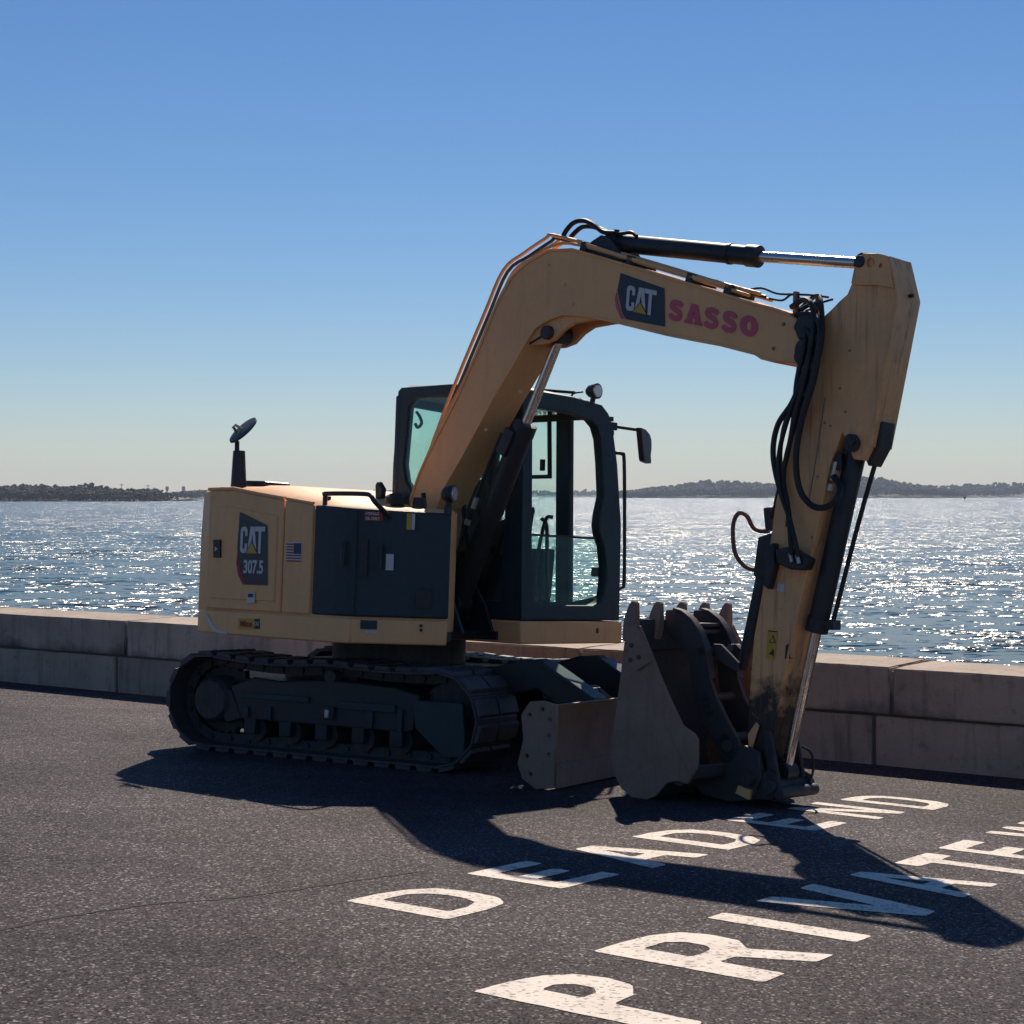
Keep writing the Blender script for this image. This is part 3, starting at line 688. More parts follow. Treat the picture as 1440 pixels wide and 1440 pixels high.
# side door (yellow), corner panel (yellow), tank cover (dark)
def panel(name, pts, z0, ztop, th, mat, parent, bev=.010, gap=0.0):
    top = []; mb = MB(); n = len(pts); inn = []
    for i, p in enumerate(pts):
        a = Vector(pts[max(0, i - 1)]); b = Vector(pts[min(n - 1, i + 1)]); t = (b - a).normalized(); inn.append((p[0] - t.y * th, p[1] + t.x * th))
    vs = []
    for q in (pts, inn):
        for x, y in q: vs.append((x, y, z0))
        for (x, y), (x2, y2) in zip(q, pts): vs.append((x, y, ztop(x2)))
    fs = []
    for i in range(n - 1):
        fs += [(i, i + 1, n + i + 1, n + i), (2 * n + i + 1, 2 * n + i, 3 * n + i, 3 * n + i + 1), (n + i, n + i + 1, 3 * n + i + 1, 3 * n + i), (i + 1, i, 2 * n + i, 2 * n + i + 1)]
    fs += [(0, n, 3 * n, 2 * n), (n - 1, 3 * n - 1, 4 * n - 1, 2 * n - 1)]
    mb.add(vs, fs); o = mb.build(name, mat, parent, bev)
    return up(o) if parent is ex else o
DZ0 = 1.026
door = panel('engine_door', [(-.765, -1.243), (-.46, -1.256), (-.17, -1.259), (.118, -1.262)], DZ0, lambda a: htop(a) - .012, .03, 'yellow', ex)
panel('door_recess', [(-.70, -1.2585), (-.45, -1.2665), (-.12, -1.2685), (.06, -1.2705)], 1.10, lambda a: htop(a) - .13, .02, 'yellow', door, .006)
cor = panel('corner_panel', [(.134, -1.262), (.30, -1.266), (.432, -1.262)], DZ0, lambda a: htop(a) - .012, .03, 'yellow', ex)
tank = panel('tank_cover', [(.447, -1.256), (.62, -1.246), (.80, -1.203), (1.22, -.703)], DZ0, lambda a: htop(a) - .012, .03, 'dark', ex, .014)
# hood edge trim (lighter lip above the door)
up(MB().tube([(-.78, -1.235, 1.896), (-.46, -1.25, 1.896), (-.17, -1.253, 1.857), (.12, -1.256, 1.823)], .014, 8).build('hood_lip', 'yellow', ex))
up(MB().tube([(.14, -1.256, 1.820), (.43, -1.256, 1.786)], .012, 8).build('hood_lip', 'yellow', ex))
# small things on the door side; every film lies just proud of its panel
def on_side(y): return lambda p: Vector((p[0], y - p[2], p[1]))
def film(name, outline, y, mat, parent, thick=.002, holes=()): return link(name, curve_mesh(name, [outline] + list(holes), thick, on_side(y), mat), parent)
DY = -1.2765
film('decal', [(-.354, 1.726), (-.041, 1.631), (-.015, 1.211), (-.236, 1.210), (-.320, 1.330), (-.368, 1.461)], DY, 'decal', door)
film('decal_stripe', [(-.362, 1.440), (-.325, 1.325), (-.243, 1.210), (-.285, 1.208), (-.345, 1.275), (-.372, 1.36)], DY - .0005, 'red', door)
def brand(parent, fn, w_, h_, pre):
    """three block letters with a gold peak under the middle one"""
    k = lambda pts: [(x * w_, y * h_) for x, y in pts]
    Cc = k([(.02, .12), (.07, .02), (.15, 0), (.24, .02), (.29, .1), (.29, .36), (.20, .36), (.20, .2), (.155, .16), (.115, .2), (.115, .8), (.155, .84), (.20, .8), (.20, .64), (.29, .64), (.29, .88), (.24, .98), (.15, 1), (.07, .98), (.02, .88)])
    Aa = k([(.30, 0), (.41, 1), (.57, 1), (.68, 0), (.575, 0), (.49, .74), (.40, 0)])
    A2 = k([(.42, .34), (.56, .34), (.56, .5), (.42, .5)])
    Tt = k([(.74, 0), (.84, 0), (.84, .82), (.985, .82), (.985, 1), (.59, 1), (.60, .82), (.74, .82)])
    for q in (Cc, Aa, Tt): link('decal_letter', curve_mesh('decal_letter', [q], .002, fn, 'white'), parent)
    link('decal_peak', curve_mesh('decal_peak', [k([(.22, -.03), (.49, .46), (.76, -.03)])], .0022, lambda p: fn((p[0], p[1], p[2] + .0016)), 'decal'), parent)
    link('decal_peak', curve_mesh('decal_peak', [k([(.27, -.005), (.49, .39), (.71, -.005)])], .0024, lambda p: fn((p[0], p[1], p[2] + .0026)), 'gold'), parent)
brand(door, lambda p: Vector((-.336 + p[0], DY - .003 - p[2], 1.432 + p[1])), .285, .19, 'd')
link('model_number', text_mesh('model_number', '307.5', .128, lambda p: Vector((-.286 + p[0], DY - .003 - p[2], 1.293 + p[1])), 'white', .004, .002, .80), door)
film('door_latch', [(-.655, 1.525), (-.575, 1.525), (-.567, 1.396), (-.647, 1.395)], -1.270, 'black', door, .012)
film('latch_mark', [(-.63, 1.475), (-.595, 1.458), (-.63, 1.440)], -1.2772, 'white', door, .002)
film('small_sticker', [(-.236, 1.155), (-.149, 1.158), (-.145, 1.082), (-.231, 1.079)], -1.2767, 'white', door)
film('sticker_print', [(-.222, 1.145), (-.165, 1.147), (-.164, 1.122), (-.221, 1.120)], -1.279, 'dark', door)
# flag sticker
FY = -1.267
film('flag_sticker', [(.168, 1.515), (.334, 1.517), (.340, 1.381), (.176, 1.378)], FY, 'white', cor)
for i in range(7):
    z = 1.507 - i * .0193
    x0, x1 = .176, (.252 if i < 4 else .330)
    film('flag_stripe', [(x0, z), (x1, z), (x1, z - .0095), (x0, z - .0095)], FY - .0022, 'red', cor)
film('flag_canton', [(.256, 1.509), (.329, 1.510), (.331, 1.437), (.256, 1.436)], FY - .0026, 'navy', cor)
# dealer plate and scuff on the skirt
SY = -1.2675
film('dealer_plate', [(-.338, .966), (-.088, .974), (-.083, .900), (-.333, .890)], SY, 'gold', deck)
film('plate_end', [(-.150, .970), (-.092, .972), (-.087, .902), (-.147, .900)], SY - .002, 'black', deck)
link('plate_text', text_mesh('plate_text', 'Milton', .058, lambda p: Vector((-.310 + p[0], SY - .0022 - p[2], .912 + p[1])), 'red', .0015, .002, .9), deck)
link('plate_text', text_mesh('plate_text', 'CAT', .036, lambda p: Vector((-.146 + p[0], SY - .0042 - p[2], .925 + p[1])), 'white', .001, .002, .75), deck)
link('tape_scrape', curve_mesh('tape_scrape', [[(-.775, .985), (-.735, .978), (-.70, .950), (-.655, .905), (-.60, .880), (-.53, .868), (-.46, .866), (-.46, .852), (-.55, .848), (-.62, .856), (-.675, .880), (-.72, .925), (-.755, .955), (-.78, .962)]], .002, (lambda p: Vector((p[0], -1.2385 - (p[0] + .78) * .071 - p[2], p[1]))), 'white'), deck)
# things on the slanting front of the tank cover
DP0 = Vector((.80, -1.21, 0)); DV = Vector((.42, .50, 0)).normalized(); DNV = Vector((DV.y, -DV.x, 0))
def on_diag(off): return lambda p: DP0 + DV * p[0] + Vector((0, 0, p[1])) + DNV * (off + p[2])
def dfilm(name, a, b, off, mat, parent, thick=.002):
    (x0, z0), (x1, z1) = a, b
    return link(name, curve_mesh(name, [[(x0, z1), (x1, z1), (x1, z0), (x0, z0)]], thick, on_diag(off), mat), parent)
OF = .0015
dfilm('warning_sticker', (.071, 1.735), (.193, 1.672), OF + .006, 'red', tank)
for z in (1.716, 1.683):
    link('sticker_text', text_mesh('sticker_text', 'HYDRAULIC' if z > 1.7 else 'OIL ONLY', .027, lambda p, z=z: on_diag(OF + .0085)((.076 + p[0], z - .004 + p[1], p[2])), 'white', .001, .001, .62 if z > 1.7 else .78), tank)
dfilm('arrow_sticker', (.354, 1.731), (.385, 1.622), OF + .006, 'gold', tank)
dfilm('arrow_sticker', (.388, 1.731), (.41, 1.622), OF + .006, 'white', tank)
dfilm('grey_sticker', (.224, 1.453), (.276, 1.344), OF + .006, 'white', tank)
dfilm('skirt_plate', (.069, 1.004), (.18, .945), .006, 'dark', deck, .006)
dfilm('skirt_sticker', (.104, .937), (.177, .916), .006, 'white', deck)
for x, z in ((.423, .993), (.423, .966), (.533, .995), (.533, .968)): link('bolt', curve_mesh('bolt', [circ(x, z, .006, 8)], .006, on_diag(.005), 'fitting'), deck)
for x, z in ((.476, .977), (.477, .948)): link('plug', curve_mesh('plug', [circ(x, z, .011, 10)], .006, on_diag(.005), 'black'), deck)
link('cover_handle', curve_mesh('cover_handle', [rrect(.175, .196, 1.35, 1.52, .009)], .03, on_diag(.018), 'black'), tank, .003, 1)
link('cover_step', curve_mesh('cover_step', [rrect(.43, .54, 1.095, 1.22, .02)], .016, on_diag(.008), 'black'), tank, .003, 1)
link('cover_vent', curve_mesh('cover_vent', [rrect(.05, .10, 1.30, 1.55, .01)], .014, on_diag(.008), 'black'), tank, .003, 1)
link('cover_seam', curve_mesh('cover_seam', [rrect(.012, .022, DZ0 + .01, 1.74, .004)], .006, on_diag(.006), 'black'), tank)
MB().tube([(.755, -1.235, 1.52), (.755, -1.255, 1.50), (.755, -1.255, 1.36)], .016, 8).build('hinge', 'black', tank)
# handrail, lamp, filler, hood vent, exhaust
up(MB().tube(spline([(.45, -1.17, 1.76), (.45, -1.17, 1.84), (.47, -1.17, 1.856), (.83, -1.16, 1.852), (.90, -1.155, 1.838), (.935, -1.15, 1.80), (.95, -1.02, 1.70)], 5), .017, 10).build('handrail', 'black', ex))
wl = up(MB().tube([(1.215, -.745, 1.74), (1.225, -.74, 1.82)], .022, 10).build('work_light', 'dark', ex))
MB().tube([(1.185, -.76, 1.872), (1.20, -.755, 1.872), (1.245, -.735, 1.872), (1.262, -.728, 1.872)], [.030, .048, .062, .062], 20).build('lamp_housing', 'black', wl)
MB().tube([(1.2625, -.728, 1.872), (1.270, -.7245, 1.872)], [.052, .046], 20).build('lamp_lens', 'lens', wl)
MB().box(1.205, 1.24, -.765, -.72, 1.73, 1.80).build('lamp_bracket', 'dark', wl, .004)
fil = up(MB().tube([(.78, -.80, 1.74), (.78, -.80, 1.80), (.78, -.80, 1.80), (.78, -.80, 1.845)], [.05, .05, .085, .085], 20).build('filler_neck', 'rubber', ex))
MB().tube([(.77, -.80, 1.846), (.77, -.80, 1.872)], [.055, .05], 16).build('filler_cap', 'black', fil)
MB().tube([(.92, -.72, 1.76), (.92, -.72, 1.85)], [.05, .045], 16).build('breather', 'black', fil)
up(MB().side([(.24, 1.86), (.30, 1.86), (.31, 1.93), (.26, 1.985), (.235, 1.96)], -.52, -.47).build('hood_hook', 'black', ex, .008))
up(MB().side([(-.88, 1.94), (-.60, 1.93), (-.60, 1.965), (-.62, 1.978), (-.86, 1.985), (-.88, 1.97)], -.86, -.62).build('hood_vent', 'black', ex, .008))
for x, y in ((.22, -.98), (.36, -1.06)): up(MB().cyl((x, y, htop(x) + .0), (x, y, htop(x) + .048), .016, 8).build('hood_bolt', 'black', ex))
exh = up(MB().tube([(-.80, -.95, 1.86), (-.805, -.95, 1.95), (-.815, -.95, 2.20)], [.062, .058, .045], 18).build('exhaust_pipe', 'black', ex))
MB().cyl((-.838, -.95, 2.18), (-.845, -.95, 2.275), .018, 10).build('cap_hinge', 'black', exh)
ax = Vector((.32, 0, .18)).normalized(); nrm = Vector((-.165, -.73, .66)).normalized(); c0 = Vector((-.775, -.95, 2.355))
vx = (ax - nrm * ax.dot(nrm)).normalized(); vy = nrm.cross(vx)
mb = MB(); nn_ = 28
vs = []
for rr_, dz in ((.015, .010), (.10, .013), (.130, .006), (.133, -.005), (.10, -.011), (.015, -.012)):
    vs += [c0 + (vx * math.cos(2 * math.pi * i / nn_) + vy * math.sin(2 * math.pi * i / nn_)) * rr_ + nrm * dz for i in range(nn_)]
fs = [(j * nn_ + i, j * nn_ + (i + 1) % nn_, (j + 1) * nn_ + (i + 1) % nn_, (j + 1) * nn_ + i) for j in range(5) for i in range(nn_)] + [tuple(range(nn_)), tuple(range(5 * nn_, 6 * nn_))[::-1]]
mb.add(vs, fs).build('rain_cap', 'dark', exh)
MB().tube([c0 - vx * .06 + nrm * .01, c0 - vx * .05 + nrm * .06, c0 - vx * .02 + nrm * .065, c0 + nrm * .012], .012, 8).build('cap_spring', 'fitting', exh)

# --- cab
CX0, CX1, CY0, CY1, CZ0, CZ1 = -.20, 1.20, .05, 1.143, 1.018, 2.70
base = up(MB().plan([(-.3, .04), (1.205, .04), (1.205, 1.165), (-.3, 1.165)], .85, 1.014).build('cab_base', 'yellow', ex, .012))
film_h = curve_mesh('base_hole', [rrect(.86, .885, .925, .965, .01)], .004, (lambda p: Vector((1.207 + p[2], p[0], p[1]))), 'black'); link('base_hole', film_h, base)
lean = lambda z: -.055 * max(0, (z - 1.5)) ** 1.2 / (1.2 ** 1.2)
front_out = [(.05, 1.02), (1.143, 1.02), (1.140, 1.75), (1.10, 2.20), (1.045, 2.50), (1.00, 2.58), (.93, 2.635), (.60, 2.665), (.05, 2.675)]
front_in = [(.30, 1.128), (.83, 1.130), (.91, 1.16), (.955, 1.22), (.968, 1.32), (.968, 1.44), (.945, 1.56), (.892, 1.66), (.878, 1.73), (.895, 1.82), (.938, 1.95), (.925, 2.2), (.905, 2.38), (.87, 2.46), (.80, 2.51), (.60, 2.54), (.19, 2.55), (.15, 2.52), (.15, 1.30), (.165, 1.22), (.20, 1.16)]
cab = up(link('cab', curve_mesh('cab', [front_out, front_in], .085, (lambda p: Vector((1.155 + lean(p[1]) + p[2], p[0], p[1]))), 'dark'), ex, .012, 3))
# right side frame
r_out = [(-.20, 1.02), (1.11, 1.02), (1.11, 2.0), (1.06, 2.60), (1.0, 2.69), (.40, 2.745), (-.14, 2.745), (-.175, 2.72), (-.205, 2.15)]
r_in = [(.98, 1.15), (1.0, 2.0), (.97, 2.50), (.90, 2.58), (.40, 2.66), (.02, 2.655), (-.055, 2.60), (-.09, 2.15), (-.06, 2.03), (.02, 1.95), (.30, 1.70), (.50, 1.15)]
link('side_frame', curve_mesh('side_frame', [r_out, r_in], .07, on_side(.088), 'dark'), cab, .010, 2)
link('window_pane', curve_mesh('window_pane', [[(1.0, 1.14), (1.02, 2.0), (.99, 2.53), (.90, 2.6), (.40, 2.67), (.0, 2.665), (-.07, 2.60), (-.1, 2.15), (-.07, 2.02), (.0, 1.94), (.28, 1.69), (.48, 1.14)]], .006, on_side(.072), 'glass'), cab)
# left side: door opening forward, glazed rear part
l_out = [(-.20, 1.02), (1.11, 1.02), (1.11, 2.0), (1.05, 2.56), (.97, 2.66), (.40, 2.70), (-.14, 2.70), (-.205, 2.15)]
l_in1 = [(.74, 1.14), (1.03, 1.20), (1.03, 2.0), (.98, 2.46), (.92, 2.55), (.69, 2.58)]
l_in2 = [(.60, 1.14), (.55, 2.59), (.0, 2.61), (-.08, 2.5), (-.11, 1.9), (-.05, 1.14)]
link('side_frame', curve_mesh('side_frame', [l_out, l_in1, l_in2], .06, on_side(1.10), 'dark'), cab, .010, 2)
link('window_pane', curve_mesh('window_pane', [[(.61, 1.12), (.56, 2.60), (-.02, 2.62), (-.1, 2.5), (-.13, 1.9), (-.07, 1.12)]], .006, on_side(1.085), 'glass'), cab)
link('slider_frame', curve_mesh('slider_frame', [[(.22, 2.10), (.53, 2.10), (.505, 2.59), (.22, 2.60)], [(.25, 2.13), (.50, 2.13), (.478, 2.565), (.25, 2.57)]], .03, on_side(1.06), 'black'), cab, .004, 1)
MB().box(.44, .475, 1.02, 1.05, 2.16, 2.25).build('slider_latch', 'black', cab, .004)
# rear wall and roof
rear = [(.05, 1.02), (1.13, 1.02), (1.10, 2.60), (1.02, 2.68), (.12, 2.72), (.05, 2.68)]
link('rear_frame', curve_mesh('rear_frame', [rear, [(.14, 1.70), (1.03, 1.70), (1.0, 2.52), (.95, 2.58), (.18, 2.61), (.14, 2.56)]], .06, (lambda p: Vector((-.165 + p[2], p[0], p[1]))), 'dark'), cab, .01, 2)
link('window_pane', curve_mesh('window_pane', [[(.12, 1.68), (1.05, 1.68), (1.01, 2.54), (.95, 2.60), (.17, 2.62), (.12, 2.57)]], .006, (lambda p: Vector((-.15 + p[2], p[0], p[1]))), 'glass'), cab)
mb = MB(); rp = [(-.16, .06), (1.0, .06), (1.06, .10), (1.075, .5), (1.06, .96), (.98, 1.03), (-.10, 1.05), (-.17, 1.0)]
ztop = lambda x, y: 2.745 - .035 * (y / 1.1) - .055 * max(0, x - .3) / .8
vs = [(x, y, ztop(x, y) - .075) for x, y in rp] + [(x, y, ztop(x, y) - .01) for x, y in rp] + [(.45 + (x - .45) * .9, .55 + (y - .55) * .88, ztop(x, y) + .022) for x, y in rp]; n = 8
fs = [tuple(range(n))[::-1], tuple(range(2 * n, 3 * n))] + [(j * n + i, j * n + (i + 1) % n, (j + 1) * n + (i + 1) % n, (j + 1) * n + i) for j in range(2) for i in range(n)]
mb.add(vs, fs).build('roof', 'dark', cab, .012)
MB().tube([(.70, .60, 2.745), (.98, .80, 2.725)], .012, 6).build('roof_wire', 'black', cab)
# lower windscreen, upper windscreen slid up under the roof
lo = [(.14, 1.25), (.16, 1.17), (.21, 1.12), (.30, 1.10), (.84, 1.10), (.94, 1.14), (.98, 1.24), (.98, 1.46), (.93, 1.63), (.14, 1.63)]
link('window_pane', curve_mesh('window_pane', [lo], .006, (lambda p: Vector((1.15 + p[2], p[0], p[1]))), 'glass'), cab)
MB().box(1.143, 1.157, .14, .93, 1.622, 1.640).build('pane_trim', 'black', cab)
MB().box(.25, 1.05, .16, .92, 2.555, 2.565).build('raised_windscreen', 'glass', cab)
MB().box(.28, 1.05, .13, .17, 2.54, 2.58).build('screen_rail', 'black', cab); MB().box(.28, 1.05, .90, .94, 2.53, 2.57).build('screen_rail', 'black', cab)
for y, z in ((.165, 1.40), (.93, 1.38)): MB().box(1.10, 1.15, y - .025, y + .025, z - .035, z + .035).build('pane_clip', 'black', cab, .004)
# inside: floor, seat, consoles, levers
MB().box(-.15, 1.10, .10, 1.08, 1.02, 1.06).build('floor_plate', 'black', cab)
seat = MB().box(.05, .52, .36, .84, 1.36, 1.52).build('seat', 'seat', cab, .05, 4)
MB().side([(.06, 1.50), (.18, 1.50), (.10, 2.08), (-.02, 2.08)], .38, .82).build('backrest', 'seat', cab, .05, 4)
MB().box(.10, .46, .44, .76, 1.06, 1.36).build('seat_base', 'black', cab, .02)
MB().side([(.15, 1.06), (.80, 1.06), (.93, 1.50), (1.02, 1.60), (1.0, 1.72), (.90, 1.74), (.70, 1.64), (.15, 1.60)], .12, .34).build('console', 'black', cab, .02)
MB().tube(spline([(.94, .24, 1.70), (.93, .24, 1.80), (.915, .24, 1.86), (.905, .24, 1.93), (.90, .24, 1.965)], 4), [.016] * 8 + [.026] * 9, 10).build('joystick', 'black', cab)
MB().tube(spline([(1.02, .30, 1.66), (1.03, .31, 1.78), (1.02, .31, 1.83)], 4), [.012] * 5 + [.022] * 4, 8).build('lever', 'black', cab)
MB().tube(spline([(1.05, .36, 1.10), (1.02, .38, 1.40), (1.06, .42, 1.74), (1.10, .46, 1.77)], 4), .014, 8).build('travel_lever', 'black', cab)
MB().tube(spline([(1.05, .50, 1.10), (1.02, .50, 1.40), (1.04, .46, 1.70), (1.02, .42, 1.76)], 4), .014, 8).build('travel_lever', 'black', cab)
MB().side([(.20, 1.06), (.62, 1.06), (.66, 1.55), (.20, 1.55)], .86, 1.0).build('console', 'black', cab, .02)
MB().tube(spline([(-.04, .13, 2.56), (.0, .13, 2.52), (.02, .13, 2.47), (-.02, .13, 2.44), (-.05, .13, 2.47)], 4), .012, 8).build('coat_hook', 'black', cab)
# outside of the cab: lamp, mirror, grab rail
lp = MB().tube([(1.03, .93, 2.62), (1.05, .93, 2.70)], .020, 8).build('roof_lamp_stem', 'dark', cab)
MB().tube([(1.0, .92, 2.745), (1.02, .92, 2.745), (1.075, .93, 2.745), (1.09, .93, 2.745)], [.028, .046, .060, .060], 20).build('roof_lamp', 'black', cab)
MB().tube([(1.0905, .93, 2.745), (1.099, .93, 2.745)], [.050, .045], 20).build('roof_lamp_lens', 'lens', cab)
MB().tube(spline([(.92, .82, 2.66), (.94, .82, 2.72), (.99, .88, 2.74)], 4), .008, 6).build('lamp_cable', 'rubber', cab)
MB().tube([(1.10, 1.06, 2.49), (1.12, 1.12, 2.49), (1.14, 1.34, 2.485)], .013, 8).build('mirror_arm', 'black', cab)
MB().box(1.09, 1.14, 1.06, 1.12, 2.46, 2.52).build('mirror_bracket', 'black', cab, .006)
mo = [(1.305, 2.50), (1.40, 2.492), (1.475, 2.46), (1.505, 2.42), (1.51, 2.35), (1.498, 2.30), (1.512, 2.25), (1.505, 2.235), (1.39, 2.245), (1.375, 2.26)]
link('mirror', curve_mesh('mirror', [mo], .055, (lambda p: Vector((1.15 + p[2] - (p[0] - 1.4) * .25, p[0] + .02, p[1]))), 'mirrorback'), cab, .015, 3)
MB().tube(spline([(1.13, 1.115, 2.29), (1.145, 1.17, 2.285), (1.15, 1.195, 2.24), (1.155, 1.215, 1.8), (1.16, 1.225, 1.33), (1.155, 1.20, 1.27), (1.14, 1.14, 1.245)], 5), .014, 8).build('grab_rail', 'black', cab)
for z in (2.545, 2.44, 2.31, 2.1): MB().box(1.08, 1.12, 1.06 + (2.5 - z) * .1, 1.10 + (2.5 - z) * .1, z - .018, z + .018).build('door_hinge', 'black', cab, .004)

# --- boom mount and boom
mnt = up(MB().side([(.25, .93), (.95, .93), (.88, 1.10), (.72, 1.32), (.56, 1.50), (.40, 1.50), (.28, 1.30)], -.335, -.30).build('boom_mount', 'black', ex, .006))
MB().side([(.25, .93), (.95, .93), (.88, 1.10), (.72, 1.32), (.56, 1.50), (.40, 1.50), (.28, 1.30)], .01, .045 - .01).build('mount_cheek', 'black', mnt, .006)
MB().cyl((.45, -.36, 1.38), (.45, .05, 1.38), .05, 18).build('boom_pin', 'steel', mnt)
MB().side([(.95, .93), (1.12, .93), (.80, 1.55), (.76, 1.55)], -.46, -.44).build('hose_guard', 'dark', mnt)
MB().box(-.25, .30, -.42, .04, .93, 1.62).build('valve_cover', 'black', mnt, .02)
B0, B1 = -.27, .015; BM = (B0 + B1) / 2
b_top = [(.342, 1.836), (.437, 2.048), (.52, 2.186), (.816, 2.609), (1.023, 2.96), (1.177, 3.251), (1.307, 3.414), (1.451, 3.499), (1.64, 3.559), (1.854, 3.545), (2.139, 3.453), (2.547, 3.318), (3.03, 3.159), (3.336, 3.052), (3.489, 3.008), (3.624, 2.958), (3.735, 2.885), (3.79, 2.80)]
b_bot = [(3.78, 2.70), (3.70, 2.652), (3.622, 2.672), (3.519, 2.682), (3.425, 2.708), (3.377, 2.737), (3.063, 2.824), (2.689, 2.905), (2.278, 3.015), (2.0, 3.085), (1.788, 3.112), (1.66, 3.087), (1.544, 3.042), (1.474, 2.971), (1.347, 2.804), (1.147, 2.551), (.876, 2.178), (.705, 1.960), (.627, 1.804), (.57, 1.50), (.52, 1.33), (.42, 1.30), (.33, 1.38), (.30, 1.58)]
bpoly = b_top + b_bot
boom = up(MB().side(bpoly, B0, B1).build('boom', 'yellow', ex, .008, 2))
# edge flanges: top and belly plates stand a little proud of the side plates
def edge_strip(name, line, d0, d1, y0, y1, mat, parent):
    pts = [Vector((p[0], p[1])) for p in line]; o0 = []; o1 = []
    for i, p in enumerate(pts):
        t = (pts[min(i + 1, len(pts) - 1)] - pts[max(0, i - 1)]).normalized(); nn = Vector((-t.y, t.x)); o0.append(p + nn * d0); o1.append(p + nn * d1)
    return MB().side([tuple(p) for p in o0] + [tuple(p) for p in o1[::-1]], y0, y1).build(name, mat, parent, .002, 1)
edge_strip('top_plate', b_top[:-2], -.006, .010, B0 - .010, B1 + .010, 'yellow', boom)
edge_strip('belly_plate', b_bot[3:-5], -.006, .008, B0 - .010, B1 + .010, 'yellow', boom)
ck = [(1.36, 2.90), (1.46, 2.93), (1.53, 2.925), (1.60, 2.925), (1.69, 2.945), (1.77, 3.005), (1.86, 3.045), (2.02, 3.055), (2.20, 3.06), (2.1, 3.2), (1.60, 3.2), (1.40, 3.0)]
for y0, y1 in ((B0 + .02, B0 + .06), (B1 - .06, B1 - .02)): MB().side(ck, y0, y1).build('cylinder_lug', 'yellow', boom, .008)
MB().tube([(1.645, B0 - .02, 2.998), (1.645, B0 + .03, 2.998)], .048, 18).build('pin_boss', 'steel', boom, .006)
MB().tube([(1.645, B0, 2.998), (1.645, B1, 2.998)], .034, 14).build('lug_pin', 'steel', boom)
MB().tube([(1.50, B0 - .012, 2.93), (1.62, B0 - .014, 2.975)], .008, 6).build('grease_line', 'rubber', boom)
for x, z in ((1.638, 3.461), (1.793, 3.314), (1.873, 3.172), (3.575, 2.906), (3.507, 2.763), (1.20, 2.62), (1.42, 2.60), (1.10, 2.35)):
    MB().tube([(x, B0 - .010, z), (x, B0 + .005, z)], [.010, .014], 10).build('weld_boss', 'rusty' if x > 3 else 'yellow', boom)
# decal and lettering on the boom
film('decal', [(2.286, 3.344), (2.654, 3.208), (2.668, 2.959), (2.345, 3.033), (2.310, 3.075), (2.263, 3.231)], B0 - .004, 'decal', boom)
film('decal_stripe', [(2.258, 3.222), (2.272, 3.15), (2.303, 3.07), (2.335, 3.034), (2.300, 3.042), (2.256, 3.12), (2.243, 3.18)], B0 - .0045, 'redletter', boom)
ba = math.atan2(2.957 - 3.124, 3.365 - 2.699); bx = Vector((math.cos(ba), 0, math.sin(ba))); bz = Vector((.06, 0, 1)).normalized()
brand(boom, lambda p: Vector((2.335, B0 - .008, 3.095)) + bx * p[0] + bz * p[1] + Vector((0, -p[2], 0)), .265, .165, 'b')
def slab(ch):
    """heavy slab letters, unit outlines"""
    if ch == 'S':
        mid = [(.86, .74), (.80, .84), (.64, .89), (.40, .89), (.22, .82), (.18, .70), (.26, .60), (.48, .54), (.72, .46), (.82, .34), (.78, .20), (.60, .11), (.36, .11), (.18, .17), (.13, .28)]
        out, inn = [], []
        for i, p in enumerate(mid):
            a = Vector(mid[max(0, i - 1)]); b = Vector(mid[min(len(mid) - 1, i + 1)]); t = (b - a).normalized(); wd = .135
            out.append((p[0] - t.y * wd, p[1] + t.x * wd)); inn.append((p[0] + t.y * wd, p[1] - t.x * wd))
        return [out + inn[::-1]]
    if ch == 'A': return [[(-.06, 0), (.46, 0), (.46, .15), (.38, .15), (.41, .27), (.62, .27), (.66, .15), (.58, .15), (.58, 0), (1.10, 0), (1.10, .15), (1.0, .15), (.72, 1), (.34, 1), (.04, .15), (-.06, .15)], [(.46, .43), (.515, .66), (.57, .43)]]
    return [circ(.5, .5, .5, 28), [(.5 + .15 * math.cos(2 * math.pi * k / 18), .5 + .25 * math.sin(2 * math.pi * k / 18)) for k in range(18)]]
xs_ = .0
for ch, wd in (('S', .122), ('A', .125), ('S', .122), ('S', .122), ('O', .138)):
    link('boom_letter', curve_mesh('boom_letter', slab(ch), .003, lambda p, x=xs_, wd=wd: Vector((2.690, B0 - .006, 3.008)) + bx * (p[0] * wd + x) + bz * (p[1] * .128) + Vector((0, -p[2], 0)), 'redletter'), boom); xs_ += wd + (.022 if ch != 'A' else .022)
# hard lines over the back of the boom, with clamps
pl = [(.50, 2.27), (.703, 2.676), (.987, 3.185), (1.162, 3.494), (1.356, 3.595), (1.559, 3.677), (1.631, 3.689), (2.077, 3.552), (2.618, 3.373), (2.997, 3.244), (3.218, 3.174), (3.36, 3.13)]
for i, (y, dz, end) in enumerate(((-.215, 0.0, 12), (-.16, -.012, 12), (-.105, -.012, 11), (-.05, -.012, 11))):
    q = [(x + (dz * .8 if k < 4 else 0), y, z + (dz if k > 3 else 0) + (0 if k < 3 else -.012)) for k, (x, z) in enumerate(pl[:end])]
    MB().tube(spline(q, 4), .0125, 8).build('hydraulic_pipe', 'yellow' if i != 1 else 'black', boom)
pl2 = [(.40, 2.02), (.60, 2.38), (.86, 2.75), (1.06, 3.10), (1.19, 3.32), (1.32, 3.455), (1.47, 3.535), (1.66, 3.60), (1.90, 3.575), (2.5, 3.375), (3.0, 3.21), (3.30, 3.11)]
for y in (-.245, .0): MB().tube(spline([(x, y, z) for x, z in pl2], 4), .011, 8).build('hydraulic_pipe', 'yellow', boom)
